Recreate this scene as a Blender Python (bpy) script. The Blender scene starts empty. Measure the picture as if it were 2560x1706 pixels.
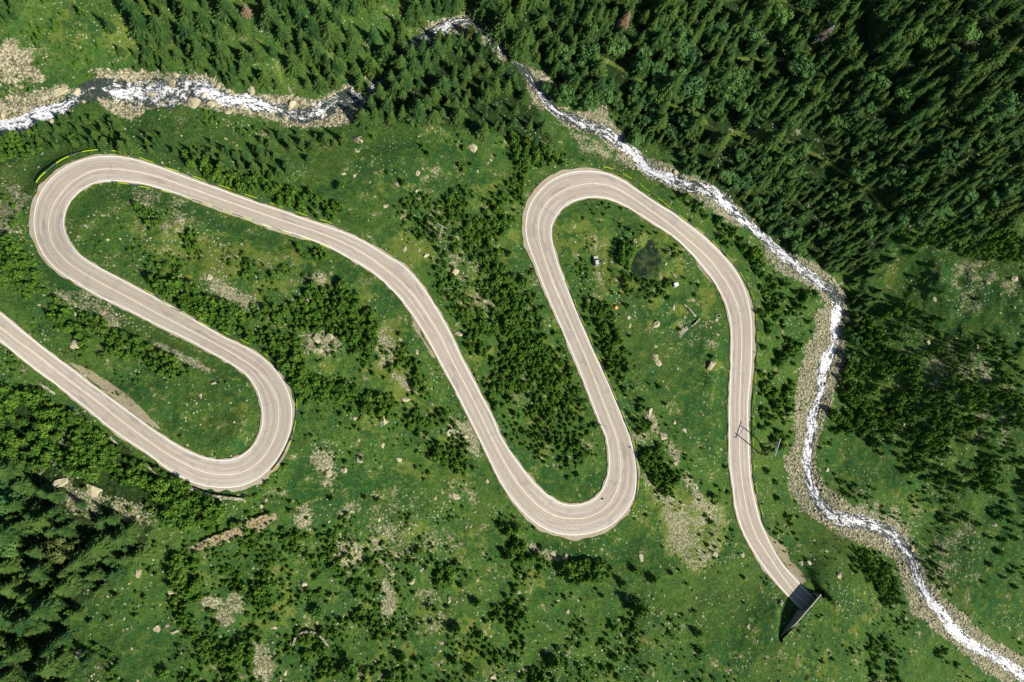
import bpy, bmesh, math, random
import numpy as np
from mathutils import Vector, Matrix

random.seed(7)
RNG = np.random.default_rng(11)
C = bpy.context.scene.collection

# ------------------------------------------------------------------ camera
F = 1800.0                       # focal length in photo pixels (photo 2560 x 1706)
CU, CV = 1280.0, 853.0
NADIR = (930.0, 1215.0)          # pixel the drone looks straight down on
CAMH = 245.0
_d = np.array([(NADIR[0]-CU)/F, -(NADIR[1]-CV)/F, -1.0]); _d /= np.linalg.norm(_d)
AZ = -_d
AX = np.array([1.0, 0, 0]) - AZ*AZ[0]; AX /= np.linalg.norm(AX)
AY = np.cross(AZ, AX)
ROT = np.array([AX, AY, AZ])     # camera -> world

cam = bpy.data.cameras.new('drone_camera')
cam.sensor_width = 36.0
cam.lens = 36.0*F/2560.0
cam.clip_start = 1.0
cam.clip_end = 5000.0
camo = bpy.data.objects.new('drone_camera', cam)
M = Matrix([list(r) for r in ROT]).to_4x4()
M.translation = Vector((0, 0, CAMH))
camo.matrix_world = M
C.objects.link(camo)
bpy.context.scene.camera = camo

def G(u, v, h):
    """ground map: photo pixel + height -> world point(s)"""
    u = np.asarray(u, float); v = np.asarray(v, float); h = np.asarray(h, float)
    a = (u-CU)/F; b = -(v-CV)/F
    x = a*ROT[0, 0] + b*ROT[0, 1] - ROT[0, 2]
    y = a*ROT[1, 0] + b*ROT[1, 1] - ROT[1, 2]
    z = a*ROT[2, 0] + b*ROT[2, 1] - ROT[2, 2]
    t = (h-CAMH)/z
    return np.stack([x*t, y*t, h+0*t], -1)

def PX(x, y, z):
    dx = np.asarray(x, float); dy = np.asarray(y, float); dz = np.asarray(z, float)-CAMH
    cx = ROT[0, 0]*dx+ROT[1, 0]*dy+ROT[2, 0]*dz
    cy = ROT[0, 1]*dx+ROT[1, 1]*dy+ROT[2, 1]*dz
    cz = ROT[0, 2]*dx+ROT[1, 2]*dy+ROT[2, 2]*dz
    return CU+F*cx/-cz, CV-F*cy/-cz

# ------------------------------------------------------------------ light
ELEV = 43.0
sv = G(1829, 1051, 0)-G(1904, 1110, 0); sv = sv[:2]/np.linalg.norm(sv[:2])
to_sun = Vector((-sv[0]*math.cos(math.radians(ELEV)), -sv[1]*math.cos(math.radians(ELEV)), math.sin(math.radians(ELEV))))
sun = bpy.data.lights.new('sun', 'SUN')
sun.energy = 4.6
sun.angle = math.radians(0.5)
sun.color = (1.0, 0.95, 0.86)
suno = bpy.data.objects.new('sun', sun)
suno.rotation_euler = to_sun.to_track_quat('Z', 'Y').to_euler()
C.objects.link(suno)
w = bpy.data.worlds.new('World'); bpy.context.scene.world = w; w.use_nodes = True
wn = w.node_tree.nodes; wn.clear()
sky = wn.new('ShaderNodeTexSky'); sky.sky_type = 'NISHITA'; sky.sun_disc = False
sky.sun_elevation = math.radians(ELEV); sky.sun_rotation = math.atan2(to_sun.x, to_sun.y)
sky.air_density = 1.0; sky.dust_density = 0.5
bg = wn.new('ShaderNodeBackground'); bg.inputs[1].default_value = 0.055
wo = wn.new('ShaderNodeOutputWorld')
w.node_tree.links.new(sky.outputs[0], bg.inputs[0]); w.node_tree.links.new(bg.outputs[0], wo.inputs[0])
vs_ = bpy.context.scene.view_settings
vs_.view_transform = 'Standard'; vs_.look = 'None'; vs_.gamma = 1.0; vs_.exposure = 0.46
vs_.use_curve_mapping = False

# ------------------------------------------------------------------ shader helper
class Mat:
    def __init__(s, name, rough=0.85, spec=0.25):
        s.m = bpy.data.materials.new(name); s.m.use_nodes = True
        s.t = s.m.node_tree; s.n = s.t.nodes; s.l = s.t.links; s.n.clear()
        s.out = s.n.new('ShaderNodeOutputMaterial'); s.b = s.n.new('ShaderNodeBsdfPrincipled')
        s.l.new(s.b.outputs[0], s.out.inputs[0])
        s.b.inputs['Roughness'].default_value = rough
        s.b.inputs['Specular IOR Level'].default_value = spec
    def set(s, inp, v):
        if isinstance(v, (int, float)): inp.default_value = v
        elif isinstance(v, tuple): inp.default_value = v if len(v) == 4 or inp.type == 'VECTOR' else (*v, 1)
        else: s.l.new(v, inp)
    def pos(s): return s.n.new('ShaderNodeNewGeometry').outputs['Position']
    def obj(s): return s.n.new('ShaderNodeTexCoord').outputs['Object']
    def uv(s):  return s.n.new('ShaderNodeTexCoord').outputs['UV']
    def rnd(s): return s.n.new('ShaderNodeObjectInfo').outputs['Random']
    def vmul(s, a, v):
        n = s.n.new('ShaderNodeVectorMath'); n.operation = 'MULTIPLY'; s.set(n.inputs[0], a); n.inputs[1].default_value = v
        return n.outputs[0]
    def noise(s, vec, scale, detail=3, rough=0.55, dist=0.0):
        n = s.n.new('ShaderNodeTexNoise'); s.set(n.inputs['Vector'], vec)
        n.inputs['Scale'].default_value = scale; n.inputs['Detail'].default_value = detail
        n.inputs['Roughness'].default_value = rough; n.inputs['Distortion'].default_value = dist
        return n.outputs[0]
    def voro(s, vec, scale, out='Distance', feat='F1'):
        n = s.n.new('ShaderNodeTexVoronoi'); n.feature = feat; s.set(n.inputs['Vector'], vec); n.inputs['Scale'].default_value = scale
        return n.outputs[out]
    def math(s, op, a, b=0.0, clamp=False):
        n = s.n.new('ShaderNodeMath'); n.operation = op; n.use_clamp = clamp
        s.set(n.inputs[0], a); s.set(n.inputs[1], b); return n.outputs[0]
    def step(s, x, lo, hi):
        n = s.n.new('ShaderNodeMapRange'); n.interpolation_type = 'SMOOTHSTEP'
        s.set(n.inputs['Value'], x); n.inputs['From Min'].default_value = lo; n.inputs['From Max'].default_value = hi
        return n.outputs[0]
    def mix(s, f, a, b, mode='MIX'):
        n = s.n.new('ShaderNodeMix'); n.data_type = 'RGBA'; n.blend_type = mode; n.clamp_factor = True
        s.set(n.inputs[0], f); s.set(n.inputs[6], a); s.set(n.inputs[7], b); return n.outputs[2]
    def attr(s, name):
        n = s.n.new('ShaderNodeAttribute'); n.attribute_name = name
        q = s.n.new('ShaderNodeSeparateColor'); s.l.new(n.outputs['Color'], q.inputs[0]); return q.outputs
    def color(s, c): s.set(s.b.inputs['Base Color'], c); return s
    def bump(s, h, strength=0.5, dist=0.2):
        n = s.n.new('ShaderNodeBump'); s.set(n.inputs['Height'], h); n.inputs['Strength'].default_value = strength
        n.inputs['Distance'].default_value = dist; s.l.new(n.outputs[0], s.b.inputs['Normal']); return s

# ------------------------------------------------------------------ object helpers
def tag(o, label=None, cat=None, group=None, kind=None):
    if label: o['label'] = label
    if cat: o['category'] = cat
    if group: o['group'] = group
    if kind: o['kind'] = kind
    return o
def link(o, parent=None):
    C.objects.link(o)
    if parent is not None: o.parent = parent
    return o
def empty(name, loc, rz=0.0):
    o = bpy.data.objects.new(name, None); o.empty_display_size = 0.5
    o.location = loc; o.rotation_euler = (0, 0, rz); return link(o)
def mesh_np(name, verts, faces, mats=(), smooth=False):
    me = bpy.data.meshes.new(name)
    verts = np.asarray(verts, np.float32)
    if isinstance(faces, np.ndarray):
        k = faces.shape[1]; nf = len(faces)
        me.vertices.add(len(verts)); me.vertices.foreach_set('co', verts.ravel())
        me.loops.add(nf*k); me.loops.foreach_set('vertex_index', faces.ravel().astype(np.int32))
        me.polygons.add(nf); me.polygons.foreach_set('loop_start', np.arange(nf, dtype=np.int32)*k)
        me.update(calc_edges=True)
    else:
        me.from_pydata(verts.tolist(), [], faces); me.update()
    for m in mats: me.materials.append(m)
    me.polygons.foreach_set('use_smooth', np.full(len(me.polygons), smooth))
    return me
def obj(name, me, parent=None, loc=None):
    o = bpy.data.objects.new(name, me)
    if loc is not None: o.location = loc
    return link(o, parent)
class MB:
    """collects boxes, tubes and lathes into one mesh"""
    def __init__(s): s.v = []; s.f = []
    def add(s, vs, fs):
        k = len(s.v); s.v += [tuple(p) for p in vs]; s.f += [tuple(i+k for i in f) for f in fs]
    def box(s, c, d, rz=0.0, taper=1.0, rx=0.0):
        x, y, z = [q/2 for q in d]; P = []
        R = Matrix.Rotation(rz, 3, 'Z') @ Matrix.Rotation(rx, 3, 'X')
        for k, t in ((-z, 1), (z, taper)):
            for sx, sy in ((-1, -1), (1, -1), (1, 1), (-1, 1)):
                P.append(R @ Vector((sx*x*t, sy*y*t, k)) + Vector(c))
        s.add(P, [(3, 2, 1, 0), (4, 5, 6, 7), (0, 1, 5, 4), (1, 2, 6, 5), (2, 3, 7, 6), (3, 0, 4, 7)])
    def tube(s, pts, rad, n=8):
        pts = [Vector(p) for p in pts]; rad = rad if isinstance(rad, (list, tuple)) else [rad]*len(pts)
        P = []; 
        for i, p in enumerate(pts):
            a = pts[min(i+1, len(pts)-1)]-pts[max(i-1, 0)]; a.normalize()
            e = a.orthogonal().normalized() if abs(a.z) > .9 else a.cross(Vector((0, 0, 1))).normalized(); g = a.cross(e)
            for k in range(n):
                th = 2*math.pi*k/n; P.append(p + (e*math.cos(th)+g*math.sin(th))*rad[i])
        Fs = [tuple(range(n-1, -1, -1))]
        for i in range(len(pts)-1):
            for k in range(n):
                Fs.append((i*n+k, i*n+(k+1) % n, (i+1)*n+(k+1) % n, (i+1)*n+k))
        Fs.append(tuple((len(pts)-1)*n+k for k in range(n)))
        s.add(P, Fs)
    def build(s, name, mat, parent=None, smooth=False, loc=None):
        me = bpy.data.meshes.new(name); me.from_pydata(s.v, [], s.f); me.update(); me.materials.append(mat)
        if smooth: me.polygons.foreach_set('use_smooth', np.full(len(me.polygons), True))
        return obj(name, me, parent, loc)

# ------------------------------------------------------------------ numpy noise
_LAT = np.random.default_rng(3).random((256, 256))
def vnoise(x, y):
    xi = np.floor(x).astype(int); yi = np.floor(y).astype(int); fx = x-xi; fy = y-yi
    fx = fx*fx*(3-2*fx); fy = fy*fy*(3-2*fy)
    g = lambda a, b: _LAT[a & 255, b & 255]
    return (g(xi, yi)*(1-fx)+g(xi+1, yi)*fx)*(1-fy)+(g(xi, yi+1)*(1-fx)+g(xi+1, yi+1)*fx)*fy
def fbm(x, y, o=4):
    r = 0; a = 1; t = 0
    for i in range(o):
        r = r+a*vnoise(x+17.3*i, y+9.1*i); t += a; a *= .5; x = x*2.03; y = y*2.03
    return r/t-0.5

# ------------------------------------------------------------------ tracing helpers
def T(c, r, pts, k=2.7563): return [(640*c+p[0]/k, 569*r+p[1]/k)+tuple(p[2:]) for p in pts]
def Z(ox, oy, pts, k=3.92): return [(ox+p[0]/k, oy+p[1]/k)+tuple(p[2:]) for p in pts]
DK = 2560/2353.0
def D(pts): return [(p[0]*DK, p[1]*DK)+tuple(p[2:]) for p in pts]
def smoothline(pts, step=4.0, it=3):
    p = np.array([q[:2] for q in pts], float)
    P = np.vstack([2*p[0]-p[1], p, 2*p[-1]-p[-2]]); out = []
    for i in range(1, len(P)-2):
        n = max(2, int(np.linalg.norm(P[i+1]-P[i])/step))
        for k in range(n):
            t = k/n
            out.append(0.5*((2*P[i])+(-P[i-1]+P[i+1])*t+(2*P[i-1]-5*P[i]+4*P[i+1]-P[i+2])*t*t+(-P[i-1]+3*P[i]-3*P[i+1]+P[i+2])*t**3))
    out.append(P[-2]); q = np.array(out)
    for _ in range(it*3): q[1:-1] = .25*q[:-2]+.5*q[1:-1]+.25*q[2:]
    s = np.r_[0, np.cumsum(np.linalg.norm(np.diff(q, axis=0), axis=1))]
    t = np.arange(0, s[-1], step)
    return np.stack([np.interp(t, s, q[:, 0]), np.interp(t, s, q[:, 1])], -1)

# road: centre line, left and right edge lines in travel direction
CL = ([(-330, 590), (-150, 716)] + Z(0, 760, [(0, 230), (150, 350), (300, 455), (450, 570), (600, 690), (750, 800), (900, 915), (1050, 1035), (1200, 1155), (1350, 1265)]) +
      Z(400, 840, [(0, 1110), (150, 1205), (300, 1285), (450, 1340), (600, 1362), (750, 1350), (900, 1290), (1020, 1180), (1100, 1050), (1150, 900), (1165, 750), (1145, 620), (1090, 500), (1000, 385), (880, 280), (700, 165), (550, 80), (400, 0)]) +
      [(425, 800), (400, 788)] + Z(0, 360, [(1370, 1568), (1200, 1475), (1000, 1370), (850, 1285), (700, 1190), (600, 1100), (520, 990), (480, 870), (475, 760), (500, 650), (550, 545), (640, 430), (760, 335), (880, 275), (1000, 248), (1150, 250), (1300, 268), (1450, 300)]) +
      Z(400, 400, [(0, 175), (200, 245), (400, 310), (600, 385), (800, 455), (1000, 525), (1200, 595), (1400, 660)]) +
      Z(800, 500, [(0, 325), (150, 385), (300, 455), (450, 540), (600, 645), (750, 765), (880, 890), (980, 1020), (1080, 1170), (1170, 1310), (1230, 1440)]) +
      Z(1000, 800, [(520, 420), (640, 640), (750, 850)]) +
      Z(1220, 1040, [(0, 150), (100, 340), (200, 520), (300, 670), (400, 790), (520, 905), (650, 980), (800, 1010), (950, 1000), (1080, 950), (1180, 870), (1250, 760), (1290, 630), (1302, 500), (1290, 370), (1260, 220)]) +
      Z(1350, 700, [(690, 1380), (600, 1150), (520, 930), (430, 720), (340, 520), (260, 330), (180, 150)]) +
      Z(1280, 400, [(400, 1200), (340, 1030), (290, 870), (262, 740), (260, 620), (290, 500), (370, 390), (480, 310), (620, 255), (780, 232), (930, 248), (1060, 300), (1200, 385), (1350, 490), (1460, 565)]) +
      Z(1550, 480, [(480, 310), (620, 430), (750, 540), (880, 665), (970, 780), (1060, 920), (1130, 1060), (1175, 1210), (1190, 1370), (1192, 1568)]) +
      Z(1650, 840, [(790, 400), (783, 600), (780, 800), (780, 1000), (783, 1200), (800, 1400)]) +
      Z(1720, 1220, [(540, 0), (560, 130), (600, 290), (650, 430), (720, 560), (800, 680), (900, 830), (1000, 970), (1100, 1085), (1195, 1165)]))
LE = ([(-330, 550), (-150, 680)] + Z(0, 760, [(0, 90), (150, 215), (300, 335), (500, 495), (700, 640), (870, 775), (1050, 905), (1200, 1015), (1380, 1150)]) +
      Z(400, 840, [(0, 970), (150, 1065), (300, 1145), (450, 1200), (600, 1222), (700, 1215), (820, 1165), (920, 1070), (985, 950), (1008, 820), (1000, 700), (970, 580), (920, 470), (840, 370), (740, 300), (620, 225), (500, 160), (380, 90), (200, 0)]) +
      [(400, 816)] + Z(0, 760, [(1300, 80), (1130, 0)]) + Z(0, 360, [(1050, 1530), (900, 1450), (700, 1330), (550, 1225), (450, 1120), (380, 990), (345, 880), (332, 760), (345, 640), (380, 520), (450, 400), (560, 290), (700, 200), (850, 148), (1000, 125), (1150, 127), (1300, 150), (1450, 195)]) +
      Z(400, 400, [(0, 75), (200, 150), (400, 225), (600, 295), (800, 370), (1000, 440), (1200, 505), (1400, 575)]) +
      Z(800, 500, [(0, 240), (150, 290), (350, 370), (500, 450), (650, 545), (800, 635), (900, 730), (1000, 850), (1080, 970), (1160, 1100), (1240, 1240), (1310, 1380)]) +
      Z(1000, 800, [(600, 370), (700, 560), (810, 770), (920, 980)]) +
      Z(1220, 1040, [(100, 160), (200, 330), (300, 470), (400, 600), (500, 710), (600, 790), (700, 855), (820, 878), (950, 860), (1060, 805), (1130, 710), (1175, 600), (1190, 480), (1185, 350), (1160, 210)]) +
      Z(1350, 700, [(590, 1400), (500, 1170), (410, 940), (320, 720), (230, 510), (140, 300), (60, 120)]) +
      Z(1280, 400, [(330, 1280), (270, 1130), (220, 980), (170, 860), (140, 730), (140, 600), (170, 460), (250, 330), (350, 230), (480, 155), (620, 118), (780, 112), (920, 135), (1060, 190), (1200, 280), (1350, 385), (1470, 460)]) +
      Z(1550, 480, [(500, 200), (650, 310), (780, 410), (900, 515), (1020, 640), (1120, 760), (1200, 900), (1250, 1040), (1275, 1170), (1290, 1320), (1290, 1568)]) +
      Z(1650, 840, [(885, 420), (865, 600), (858, 760), (865, 950), (870, 1150), (880, 1350)]) +
      Z(1720, 1220, [(625, 0), (655, 130), (700, 310), (760, 450), (840, 620), (930, 760), (1030, 870), (1110, 960), (1240, 1100)]))
RE = ([(-330, 625), (-150, 751)] + Z(0, 760, [(0, 360), (150, 480), (350, 640), (550, 785), (700, 905), (850, 1020), (1000, 1150), (1150, 1265), (1300, 1370), (1450, 1465)]) +
      Z(400, 840, [(0, 1245), (150, 1350), (300, 1425), (450, 1470), (600, 1485), (750, 1478), (900, 1430), (1020, 1350), (1130, 1230), (1220, 1080), (1280, 900), (1290, 720), (1260, 570), (1200, 440), (1100, 300), (980, 200), (850, 120), (720, 55), (600, 0)]) +
      Z(400, 400, [(200, 1490)]) + Z(0, 360, [(1400, 1445), (1250, 1365), (1100, 1285), (950, 1205), (830, 1130), (740, 1050), (670, 950), (632, 850), (622, 760), (640, 660), (690, 560), (780, 465), (900, 390), (1000, 368), (1150, 362), (1300, 375), (1450, 400)]) +
      Z(400, 400, [(150, 325), (350, 395), (550, 470), (700, 520), (900, 590), (1100, 665), (1300, 720), (1400, 755)]) +
      Z(800, 500, [(0, 420), (150, 490), (300, 575), (450, 660), (580, 755), (700, 870), (800, 975), (900, 1110), (1000, 1260), (1080, 1400)]) +
      Z(1000, 800, [(400, 420), (520, 640), (640, 880), (740, 1080)]) +
      Z(1220, 1040, [(0, 390), (80, 560), (180, 730), (300, 890), (420, 1010), (550, 1100), (700, 1155), (850, 1168), (1000, 1150), (1150, 1100), (1280, 1010), (1380, 890), (1435, 770), (1450, 620), (1445, 470), (1415, 310), (1370, 150)]) +
      Z(1350, 700, [(820, 1400), (730, 1170), (640, 960), (540, 750), (440, 520), (350, 300), (270, 110)]) +
      Z(1280, 400, [(570, 1330), (520, 1200), (460, 1050), (415, 900), (385, 770), (385, 660), (430, 550), (520, 450), (640, 390), (780, 365), (920, 375), (1060, 425), (1200, 500), (1330, 580), (1450, 665)]) +
      Z(1550, 480, [(450, 380), (580, 480), (700, 600), (820, 740), (920, 870), (1000, 1010), (1050, 1130), (1085, 1290), (1095, 1568)]) +
      Z(1650, 840, [(690, 450), (683, 700), (680, 900), (683, 1100), (690, 1300)]) +
      Z(1720, 1220, [(445, 0), (465, 180), (510, 350), (560, 470), (640, 610), (720, 740), (830, 880), (930, 1000), (1000, 1070), (1140, 1215)]))
RC = smoothline(CL); LC = smoothline(LE, 2.0); RR = smoothline(RE, 2.0)
NR = len(RC)
tan = np.gradient(RC, axis=0); tan /= np.linalg.norm(tan, axis=1)[:, None]
NL = np.stack([tan[:, 1], -tan[:, 0]], -1)      # pixel space: left of travel
def halfw(line, sgn):
    out = np.zeros(NR)
    for i in range(NR):
        dv = line-RC[i]; al = dv@tan[i]; ac = (dv@NL[i])*sgn
        ok = (np.abs(al) < 5) & (ac > 6) & (ac < 60)
        out[i] = np.mean(ac[ok]) if ok.any() else np.nan
    g = ~np.isnan(out); out = np.interp(np.arange(NR), np.arange(NR)[g], out[g])
    k = np.ones(9)/9
    return np.convolve(np.pad(out, 4, 'edge'), k, 'valid')
HL = halfw(LC, 1); HR = halfw(RR, -1)
RS = np.r_[0, np.cumsum(np.linalg.norm(np.diff(RC, axis=0), axis=1))]

# stream
ST = (T(0, 0, [(-500, 930), (0, 880), (120, 860), (260, 800), (400, 755), (520, 680), (640, 620), (760, 610), (880, 640), (1020, 645), (1180, 640), (1330, 620), (1450, 640), (1560, 690), (1680, 700)]) +
      T(1, 0, [(40, 720), (200, 775), (330, 800), (450, 760), (560, 710), (680, 665), (830, 580), (920, 490), (1020, 370), (1130, 280), (1250, 215), (1330, 170), (1430, 140), (1500, 160), (1580, 220), (1650, 300), (1740, 385)]) +
      T(2, 0, [(60, 450), (130, 560), (190, 640), (250, 720), (310, 780), (400, 815), (500, 865), (600, 890), (700, 950), (780, 1010), (860, 1080), (930, 1160), (1020, 1210), (1130, 1250), (1250, 1290), (1370, 1320), (1450, 1380), (1540, 1470)]) +
      T(3, 1, [(-40, 60), (40, 140), (130, 210), (230, 290), (330, 370), (430, 430), (485, 500), (480, 560), (455, 680), (470, 780), (420, 860), (395, 930), (370, 1010), (358, 1130), (340, 1210), (300, 1300), (300, 1400), (275, 1500)]) +
      T(3, 2, [(265, 40), (280, 150), (310, 250), (360, 340), (450, 420), (560, 450), (700, 480), (820, 530), (920, 620), (990, 720), (1020, 820), (1060, 920), (1140, 1030), (1220, 1120), (1280, 1210), (1380, 1290), (1480, 1345), (1600, 1410), (1700, 1480), (1800, 1560), (2200, 1900)]))
SC = smoothline(ST, 5.0); NS = len(SC)
SS = np.r_[0, np.cumsum(np.linalg.norm(np.diff(SC, axis=0), axis=1))]
# half width of the water by pixel position, and foaminess
SWC = [(0, 300, 26, 1.0), (120, 280, 24, 1.0), (165, 262, 20, .7), (230, 225, 34, .05), (265, 215, 30, .25), (290, 215, 36, .8), (360, 232, 48, .68), (430, 238, 44, .66), (500, 235, 38, .72), (570, 255, 24, .95), (660, 262, 22, .8), (730, 280, 24, .45), (800, 270, 30, .6),
       (860, 250, 34, .3), (930, 215, 26, .6), (980, 170, 20, .1), (1050, 105, 20, .1), (1110, 75, 22, .7), (1150, 52, 16, .5), (1210, 80, 14, .5), (1240, 112, 15, .8), (1275, 145, 15, .3), (1320, 200, 14, .3), (1345, 232, 16, .8), (1390, 283, 16, .6), (1440, 300, 20, .6), (1500, 320, 22, .5), (1540, 350, 18, .8), (1590, 395, 17, 1.), (1650, 440, 18, .95),
       (1730, 468, 22, .55), (1800, 485, 20, .8), (1860, 540, 16, .7), (1930, 615, 15, .8), (2000, 670, 18, .8), (2060, 710, 20, .65), (2095, 750, 18, .1), (2094, 775, 19, 1.), (2085, 815, 15, 1.1), (2088, 850, 15, .8), (2066, 890, 19, 1.05), (2054, 960, 17, .8), (2045, 1010, 14, .6), (2030, 1060, 18, .9), (2022, 1110, 15, .8), (2016, 1150, 14, .85), (2030, 1220, 16, .7), (2060, 1270, 20, .6), (2120, 1302, 24, .8), (2190, 1320, 22, .6), (2250, 1360, 20, .55), (2280, 1410, 18, .55), (2300, 1465, 14, .85), (2350, 1530, 19, .85), (2390, 1585, 19, .9), (2460, 1630, 17, .8), (2540, 1680, 19, .85)]
_sw = np.array(SWC)
_ix = np.array([np.argmin(((SC-p[:2])**2).sum(1)) for p in _sw]); _o = np.argsort(_ix)
SW = np.interp(np.arange(NS), _ix[_o], _sw[_o, 2])*.86; SFO = np.interp(np.arange(NS), _ix[_o], _sw[_o, 3])

# ------------------------------------------------------------------ height field
HC = [(0, 815, 13), (-300, 600, 16), (300, 1040, 10), (570, 1190, 8), (690, 1040, 7), (500, 830, 5), (300, 730, 4), (90, 560, 2), (250, 425, 1), (600, 530, -1), (850, 600, -3), (1080, 760, -5), (1200, 1000, -7), (1430, 1310, -9), (1560, 1150, -10), (1450, 850, -11), (1330, 520, -12), (1480, 440, -13), (1700, 560, -14), (1854, 850, -15), (1850, 1150, -16), (1900, 1380, -17), (2010, 1500, -17),
      (-200, 330, -8), (0, 310, -8), (330, 235, -8.5), (700, 270, -10), (950, 210, -12), (1150, 60, -14), (1330, 200, -16), (1560, 400, -19), (1900, 580, -22), (2085, 745, -23), (2085, 800, -25.5), (2060, 1000, -26.5), (2010, 1180, -27), (2280, 1350, -29), (2560, 1690, -32), (2750, 1800, -33),
      (2090, 1560, -12.5), (2120, 1640, -13), (2250, 1700, -16), (2130, 1470, -16.5), (2100, 1420, -17.5), (1940, 1610, -11.5), (1850, 1520, -14), (1900, 1650, -10),
      (1300, 1600, -4), (800, 1600, 2), (300, 1600, 10), (0, 1600, 3), (900, 1250, 3), (1100, 1300, -2), (0, 1200, 6), (200, 1250, 11), (1600, 1500, -9),
      (300, 50, 0), (700, 50, -2), (0, 50, 2), (1000, 20, -7), (1300, 60, -8), (1500, 200, -12), (1700, 100, -2), (2000, 100, 2), (2500, 100, 32), (1900, 400, -9), (2300, 500, 8), (2560, 700, 10), (2250, 700, -12), (2400, 1000, -9), (2560, 1200, -10), (2300, 1150, -21), (2500, 1450, -22),
      (1150, 650, -7), (1000, 400, -6), (1250, 280, -12), (600, 330, -5), (900, 800, -1), (400, 550, 2), (500, 1000, 8), (1640, 900, -13),
      (-900, 300, 8), (-900, 1500, -10), (-300, -500, 20), (1200, -600, 14), (2600, -500, 45), (3400, 300, 55), (3400, 1500, 20), (3000, 2300, -30), (1500, 2400, 5), (200, 2400, 30)]
_hc = np.array(HC, float)
_K = np.sqrt(((_hc[:, None, :2]-_hc[None, :, :2])**2).sum(-1)+400.0)
_A = np.block([[_K, np.c_[np.ones(len(_hc)), _hc[:, :2]]], [np.r_[[np.ones(len(_hc))], _hc[:, :2].T], np.zeros((3, 3))]])
_wt = np.linalg.solve(_A+np.eye(len(_A))*1e-9, np.r_[_hc[:, 2], 0, 0, 0])
def base_h(u, v):
    u = np.asarray(u, float); v = np.asarray(v, float); r = _wt[-3]+_wt[-2]*u+_wt[-1]*v
    for k in range(len(_hc)): r = r+_wt[k]*np.sqrt((u-_hc[k, 0])**2+(v-_hc[k, 1])**2+400.0)
    return np.clip(r, -45, 60)
def gsm(a, sig):
    n = int(sig*3); k = np.exp(-.5*(np.arange(-n, n+1)/sig)**2); k /= k.sum()
    return np.convolve(np.pad(a, n, 'edge'), k, 'valid')
ROADH = gsm(base_h(RC[:, 0], RC[:, 1]), 22)
STRH = gsm(base_h(SC[:, 0], SC[:, 1]), 5)-0.6

def axis_lines(lo, hi, flo, fhi, st):
    a = list(np.arange(flo, fhi+.1, st)); s = st; x = flo; left = []
    while x > lo: s *= 1.18; x -= s; left.append(x)
    s = st; x = a[-1]; right = []
    while x < hi: s *= 1.18; x += s; right.append(x)
    return np.array(left[::-1]+a+right)
US = axis_lines(-1700, 4500, -180, 2740, 4.5); VS = axis_lines(-1700, 3600, -160, 1870, 4.5)
GU, GV = np.meshgrid(US, VS)
def near(line, U, V, rad, extra=()):
    """distance to a polyline's samples within rad, plus index of nearest sample"""
    dist = np.full(U.shape, 1e6); idx = np.zeros(U.shape, int)
    for a in range(0, len(line), 12):
        seg = line[a:a+13]
        lo = seg.min(0)-rad; hi = seg.max(0)+rad
        m = (U > lo[0]) & (U < hi[0]) & (V > lo[1]) & (V < hi[1])
        if not m.any(): continue
        uu = U[m]; vv = V[m]
        d2 = (uu[:, None]-seg[None, :, 0])**2+(vv[:, None]-seg[None, :, 1])**2
        k = d2.argmin(1); dd = np.sqrt(d2[np.arange(len(k)), k])
        cur = dist[m]; b = dd < cur; cur[b] = dd[b]; dist[m] = cur
        ci = idx[m]; ci[b] = (k+a)[b]; idx[m] = ci
    return dist, idx
def sst(x, a, b):
    t = np.clip((x-a)/(b-a), 0, 1); return t*t*(3-2*t)
def road_edge(U, V, rad=110):
    d, i = near(RC, U, V, rad)
    dv = np.stack([U-RC[i, 0], V-RC[i, 1]], -1); side = (dv*NL[i]).sum(-1)
    return d-np.where(side > 0, HL[i], HR[i]), i, side
def poly_sd(U, V, P):
    """signed distance to polygon, negative inside"""
    P = np.array([q[:2] for q in P], float); ins = np.zeros(U.shape, bool); d = np.full(U.shape, 1e9)
    for k in range(len(P)):
        a = P[k]; b = P[(k+1) % len(P)]
        c = ((a[1] > V) != (b[1] > V)) & (U < (b[0]-a[0])*(V-a[1])/(b[1]-a[1]+1e-12)+a[0]); ins ^= c
        e = b-a; t = np.clip(((U-a[0])*e[0]+(V-a[1])*e[1])/(e@e+1e-9), 0, 1)
        d = np.minimum(d, np.hypot(U-a[0]-t*e[0], V-a[1]-t*e[1]))
    return np.where(ins, -d, d)

W0 = G(GU, GV, 0)
nA = fbm(W0[..., 0]/14, W0[..., 1]/14, 4); nB = fbm(W0[..., 0]/3.2+50, W0[..., 1]/3.2, 3)
HT = base_h(GU, GV)+nA*3.0+nB*0.7
# stream channel
sd_, si_ = near(SC, GU, GV, 140)
tt = sd_/SW[si_]
bedh = STRH[si_]+(-0.5+0.75*sst(tt, .25, 1.25)+0.5*sst(tt, 1.25, 2.6))+nB*.7*sst(tt, .3, 1.0)
HT = np.where(sd_ < 1e5, bedh+(HT-bedh)*sst(sd_-SW[si_], 12, 75), HT)
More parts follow.
